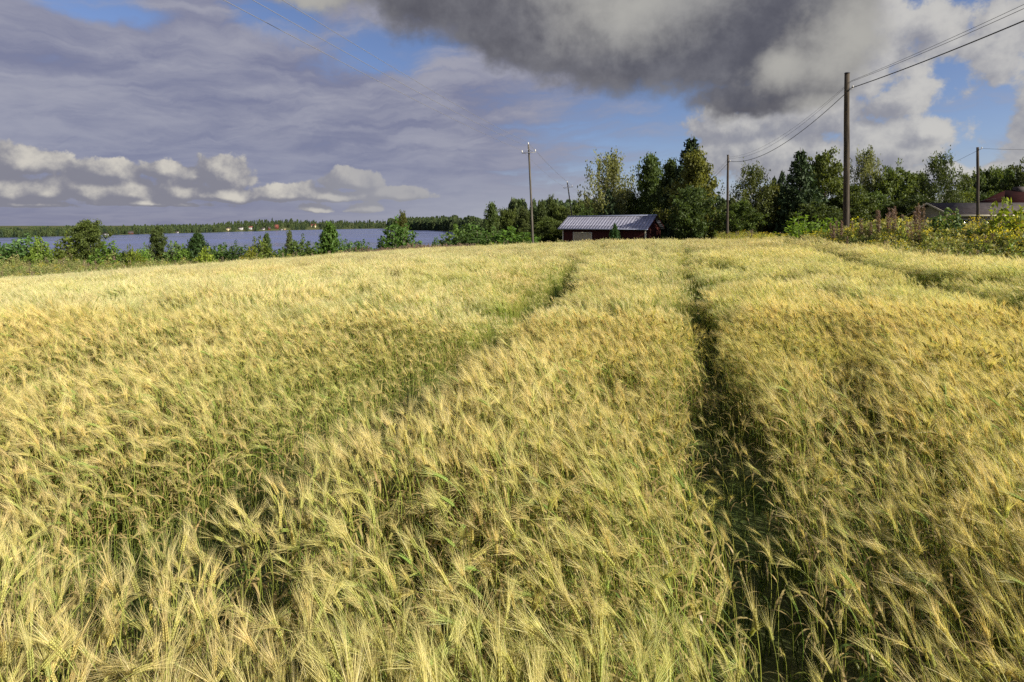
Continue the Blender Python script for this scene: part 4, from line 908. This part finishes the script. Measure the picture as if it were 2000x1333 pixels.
def hip_house():
    d = 84; x = at(1990, d); z = G(x, d); o = thing('house', (x, d, z), 'house with dark red hipped roof at the right edge', 'house', None, (0, 0, R(-8)))
    w, q = 5.2, 4.2; e = zpix(409, d) - z; rg = zpix(372, d) - z; b = MB(); b.box(-w, w, -q, q, 0, e); simple('wall', b, M_redwall, o)
    rf = link('roof', None, o); oh = .5; a = [(-w - oh, -q - oh, e - .1), (w + oh, -q - oh, e - .1), (w + oh, q + oh, e - .1), (-w - oh, q + oh, e - .1)]; r1, r2 = (-w + 3.2, 0, rg), (w - 3.2, 0, rg)
    for V, Fc in (([a[0], a[1], r2, r1], [(0, 1, 2, 3)]), ([a[2], a[3], r1, r2], [(0, 1, 2, 3)]), ([a[3], a[0], r1], [(0, 1, 2)]), ([a[1], a[2], r2], [(0, 1, 2)])):
        b = MB(); b.add(V, Fc, (.3, .1, .1)); ob = simple('roof_slope', b, M_redroof, rf); md = ob.modifiers.new('thick', 'SOLIDIFY'); md.thickness = .12; md.offset = -1
    b = MB(); b.box(-.6, .9, -.4, .4, rg - .5, rg + .55); simple('chimney', b, M_felt, rf)
    for i in range(3):
        wn = link('window', None, o, (-3.2 + 3.2 * i, -q, e * .55)); b = MB(); b.box(-.5, .5, -.03, -.012, -.6, .6); simple('pane', b, M_glass, wn)
        b = MB()
        for (xa, xb, za, zb) in ((-.6, -.5, -.7, .7), (.5, .6, -.7, .7), (-.5, .5, .6, .7), (-.5, .5, -.7, -.6)): b.box(xa, xb, -.05, -.004, za, zb)
        simple('frame', b, M_white, wn)
hip_house()
def shore_d(px): return float(np.interp(px, SH[:, 0], SH[:, 2]))
def far_house(px, top, eave_py, wpx, back_, wallm, roofm, yaw, label, wins=2):
    d = shore_d(px) * back_ ; z = G(at(px, d), d); ez = zpix(eave_py, d) - z; rz = zpix(top, d) - z; w = wpx / F * d
    house('far_house', px, d, w, w * .6, max(ez, 1.6), max(rz, 2.4), yaw, wallm, roofm, label, wins, None, .4, 'house')
far_house(446, 444.5, 446.5, 7, 1.03, M_cream, M_felt, .2, 'small cream cottage leftmost of the village across the lake', 1)
far_house(470, 444.0, 445.5, 8, 1.05, M_white, M_felt, .1, 'small white house across the lake right of the cream cottage', 2)
far_house(489.5, 442, 444.5, 7, 1.05, M_white, M_orange, .5, 'white cottage with reddish roof in the middle of the far village', 1)
far_house(513.5, 445, 447, 6, 1.03, M_white, M_felt, .1, 'little white shed left of the red gabled house across the lake', 1)
far_house(525.5, 443, 446, 5, 1.03, M_redwall, M_felt, 1.2, 'narrow red gabled house beside the big red roof across the lake', 1)
far_house(539, 439, 443, 9, 1.06, M_redwall, M_orange, -.2, 'large house with bright red roof in the far village', 3)
far_house(549, 448, 449, 5, 1.012, M_white, M_felt, .0, 'tiny white boathouse at the water below the big red roof', 1)
far_house(555.5, 448.2, 449.4, 5, 1.012, M_orange, M_cream, .0, 'tiny orange boathouse at the water below the big red roof', 1)
far_house(612, 437.5, 441, 9, 1.08, M_cream, M_orange, .5, 'large cream house with red roof alone on the far slope', 3)
far_house(255, 451.5, 455.0, 8, 1.02, M_redwall, M_felt, .8, 'brown cabin on the far shore left of the village', 1)
far_house(208, 457, 458.6, 12, 1.01, M_white, M_felt, .1, 'low pale boathouse by the water on the left far shore', 2)
far_house(303, 448.5, 450.5, 16, 1.05, M_beige, M_felt, .1, 'long grey roofed building on the wooded far shore', 3)
far_house(346, 454.5, 456.2, 5, 1.01, M_white, M_felt, .3, 'tiny white hut at the waterline between cabin and village', 1)

# ------------------------------------------------------------------ verges: weeds and tall grass
def weed(seed, kind):
    r = np.random.default_rng(seed); b = MB()
    if kind == 'grass':
        n = 34; a = r.uniform(0, 6.28, n); base = np.stack([r.normal(0, .10, n), r.normal(0, .10, n), np.zeros(n)], -1); d = unit(np.stack([np.cos(a) * .25 - .18, np.sin(a) * .25, np.ones(n)], -1))
        cols = np.array([(.24, .25, .08), (.34, .30, .12), (.42, .34, .17), (.17, .21, .055)]); c = cols[r.integers(0, 4, n)]
        blades(b, base, d, r.uniform(.45, .95, n), .007, c * .7, c * 1.1, r, bend=.35, segs=2)
    elif kind == 'tansy':
        for i in range(5):
            o = np.array([r.normal(0, .10), r.normal(0, .10), 0]); h = r.uniform(.75, 1.1); e = o + np.array([r.normal(-.06, .08), r.normal(0, .08), h]); b.tube([o, e], [.006, .004], (.16, .17, .06), 3, cap=False)
            m = 55; s = r.uniform(.1, .92, m); P = o + (e - o) * s[:, None] + r.normal(0, .055, (m, 3)); c = np.array((.22, .25, .07))[None] * r.uniform(.7, 1.35, (m, 1)); leafquads(b, P, .040, c, r, -.2, 2.4)
            m = 9; P = e + r.normal(0, 1, (m, 3)) * np.array([.055, .055, .014]); leafquads(b, P, .030, np.tile(np.array((.62, .52, .03)), (m, 1)), r, 0, 1.0)
    elif kind == 'nettle':
        for i in range(7):
            o = np.array([r.normal(0, .12), r.normal(0, .12), 0]); h = r.uniform(.6, 1.05); e = o + np.array([r.normal(-.08, .08), r.normal(0, .08), h]); b.tube([o, e], [.006, .003], (.15, .16, .06), 3, cap=False)
            m = 60; s = r.uniform(.1, 1, m); P = o + (e - o) * s[:, None] + r.normal(0, .05, (m, 3)); base = np.array((.20, .25, .06)) if i % 2 else np.array((.30, .29, .11)); c = base[None] * r.uniform(.65, 1.35, (m, 1)); leafquads(b, P, .045, c, r, .1, 2.0)
    elif kind == 'fireweed':
        for i in range(4):
            o = np.array([r.normal(0, .09), r.normal(0, .09), 0]); h = r.uniform(.9, 1.3); e = o + np.array([r.normal(-.05, .06), r.normal(0, .06), h]); b.tube([o, e], [.005, .003], (.26, .12, .09), 3, cap=False)
            m = 60; s = r.uniform(.15, .68, m); P = o + (e - o) * s[:, None] + r.normal(0, .040, (m, 3)); c = np.array((.14, .13, .045))[None] * r.uniform(.7, 1.3, (m, 1)); leafquads(b, P, .026, c, r, -.3, 4.0)
            m = 70; s = r.uniform(.62, 1.02, m); P = o + (e - o) * s[:, None] + r.normal(0, .034, (m, 3)) * (1.5 - s)[:, None]; c = np.array((.24, .18, .13))[None] * r.uniform(.7, 1.4, (m, 1)); leafquads(b, P, .018, c, r, -1.0, 4.0)
    return b
M_weed = leafmat('weeds', trans=.35, rnd=.22, hue=.02)
WK = ['grass', 'grass', 'tansy', 'tansy', 'nettle', 'nettle', 'fireweed', 'fireweed']
wp = [proto('weeds', weed(600 + i, kd).mesh('weeds', M_weed)) for i, kd in enumerate(WK)]
def verge(name, n, pxr, ext, probs, hs, label, cat, pw=1.0, rise=None, back=0.0):
    px = rng.uniform(pxr[0], pxr[1], n); e = edge_d(px); d = e + .1 + back + rng.random(n) ** pw * ext; x = at(px, d)
    k1 = np.searchsorted(np.cumsum(probs), rng.random(n)); idx = np.clip(k1, 0, 3) * 2 + rng.integers(0, 2, n)
    w = rng.uniform(hs[0], hs[1], n) * (1 + (vnoise(x, d, 2.2, 41) - .5) * .5)
    if rise: w = w * np.interp(px, *rise) * np.interp(d - e, [0, 3.0], [.62, 1.0])
    scatter(name, np.stack([x, d, ground(x, d) - .03], -1), idx, np.stack([0 * x, 0 * x, rng.uniform(-1, 1, n)], -1), w, wp, label, cat)
verge('verge_weeds', 5200, (1600, 2350), 9.0, (.46, .11, .42, .01), (.75, 1.25), 'tall flowering weeds with yellow tansy along the right edge of the field', 'weeds', 1.3, ([1600, 1660, 1720, 1800, 1900, 2000, 2100], [.85, .95, 1.12, 1.22, 1.32, 1.5, 1.6]))
verge('crest_weeds', 2600, (1400, 1640), 14, (.45, .30, .24, .01), (.55, .9), 'low weeds with yellow flowers at the foot of the crest trees', 'weeds')
verge('verge_grass', 9000, (-250, 1110), 11.0, (.80, .03, .16, .01), (.6, 1.0), 'tall pale grass along the lake side of the field', 'grass')
verge('shore_undergrowth', 650, (-250, 1110), 9.0, (.45, .03, .52, .0), (.8, 1.5), 'tangled green undergrowth between the lake side shrubs', 'undergrowth', back=9.0)
verge('fireweed_bank', 1500, (660, 930), 8.0, (.45, .0, .15, .40), (.7, 1.0), 'pinkish brown fireweed bank before the open water', 'weeds')
# fireweed spikes that stand clear of the weeds
fm = []
for v in range(3):
    b = weed(700 + v, 'fireweed'); fm.append(b)
def fireweed(px, top, d, v, label):
    x = at(px, d); z = G(x, d) - .03; h = zpix(top, d) - z; r = np.random.default_rng(900 + v + int(px)); o = thing('fireweed_plant', (x, d, z), label, 'plant', 'fireweed spikes in the right verge')
    for i in range(3):
        e = np.array([r.normal(-.02, .06) + (i - 1) * .10, r.normal(0, .05), h * r.uniform(.86, 1.0) if i else h]); b0 = np.array([(i - 1) * .04, 0, 0])
        b = MB(); b.tube([b0, (b0 + e) / 2, e], [.007, .005, .003], (.26, .12, .09), 4); simple('stem', b, M_weed, o)
        b = MB(); m = 130; s = r.uniform(.60, 1.01, m); P = b0 + (e - b0) * s[:, None] + r.normal(0, .034, (m, 3)) * (1.55 - s)[:, None]; c = np.array((.20, .14, .11))[None] * r.uniform(.7, 1.4, (m, 1)); leafquads(b, P, .020, c, r, -1.0, 4.5); simple('seed_head', b, M_weed, o)
        b = MB(); m = 60; s = r.uniform(.12, .62, m); P = b0 + (e - b0) * s[:, None] + r.normal(0, .05, (m, 3)); c = np.array((.13, .15, .04))[None] * r.uniform(.7, 1.3, (m, 1)); leafquads(b, P, .030, c, r, -.2, 4.0); simple('foliage', b, M_weed, o)
for i, (px, top, d, lb) in enumerate([(1629, 436, 21.5, 'brown fireweed spike just left of the nearest pole foot'), (1642, 432, 22, 'brown fireweed spike touching the nearest pole foot'), (1716, 412, 20.5, 'left spike of the two brown fireweeds in mid verge'),
        (1748, 404, 20, 'right spike of the two brown fireweeds in mid verge'), (1736, 408, 20.6, 'fireweed between the two mid verge spikes'), (1790, 404, 19.5, 'pale fireweed spike left of the grey roof gable'), (1801, 399, 19.4, 'fireweed with pink tip in front of the grey roof gable')]):
    fireweed(px, top, d, i, lb)
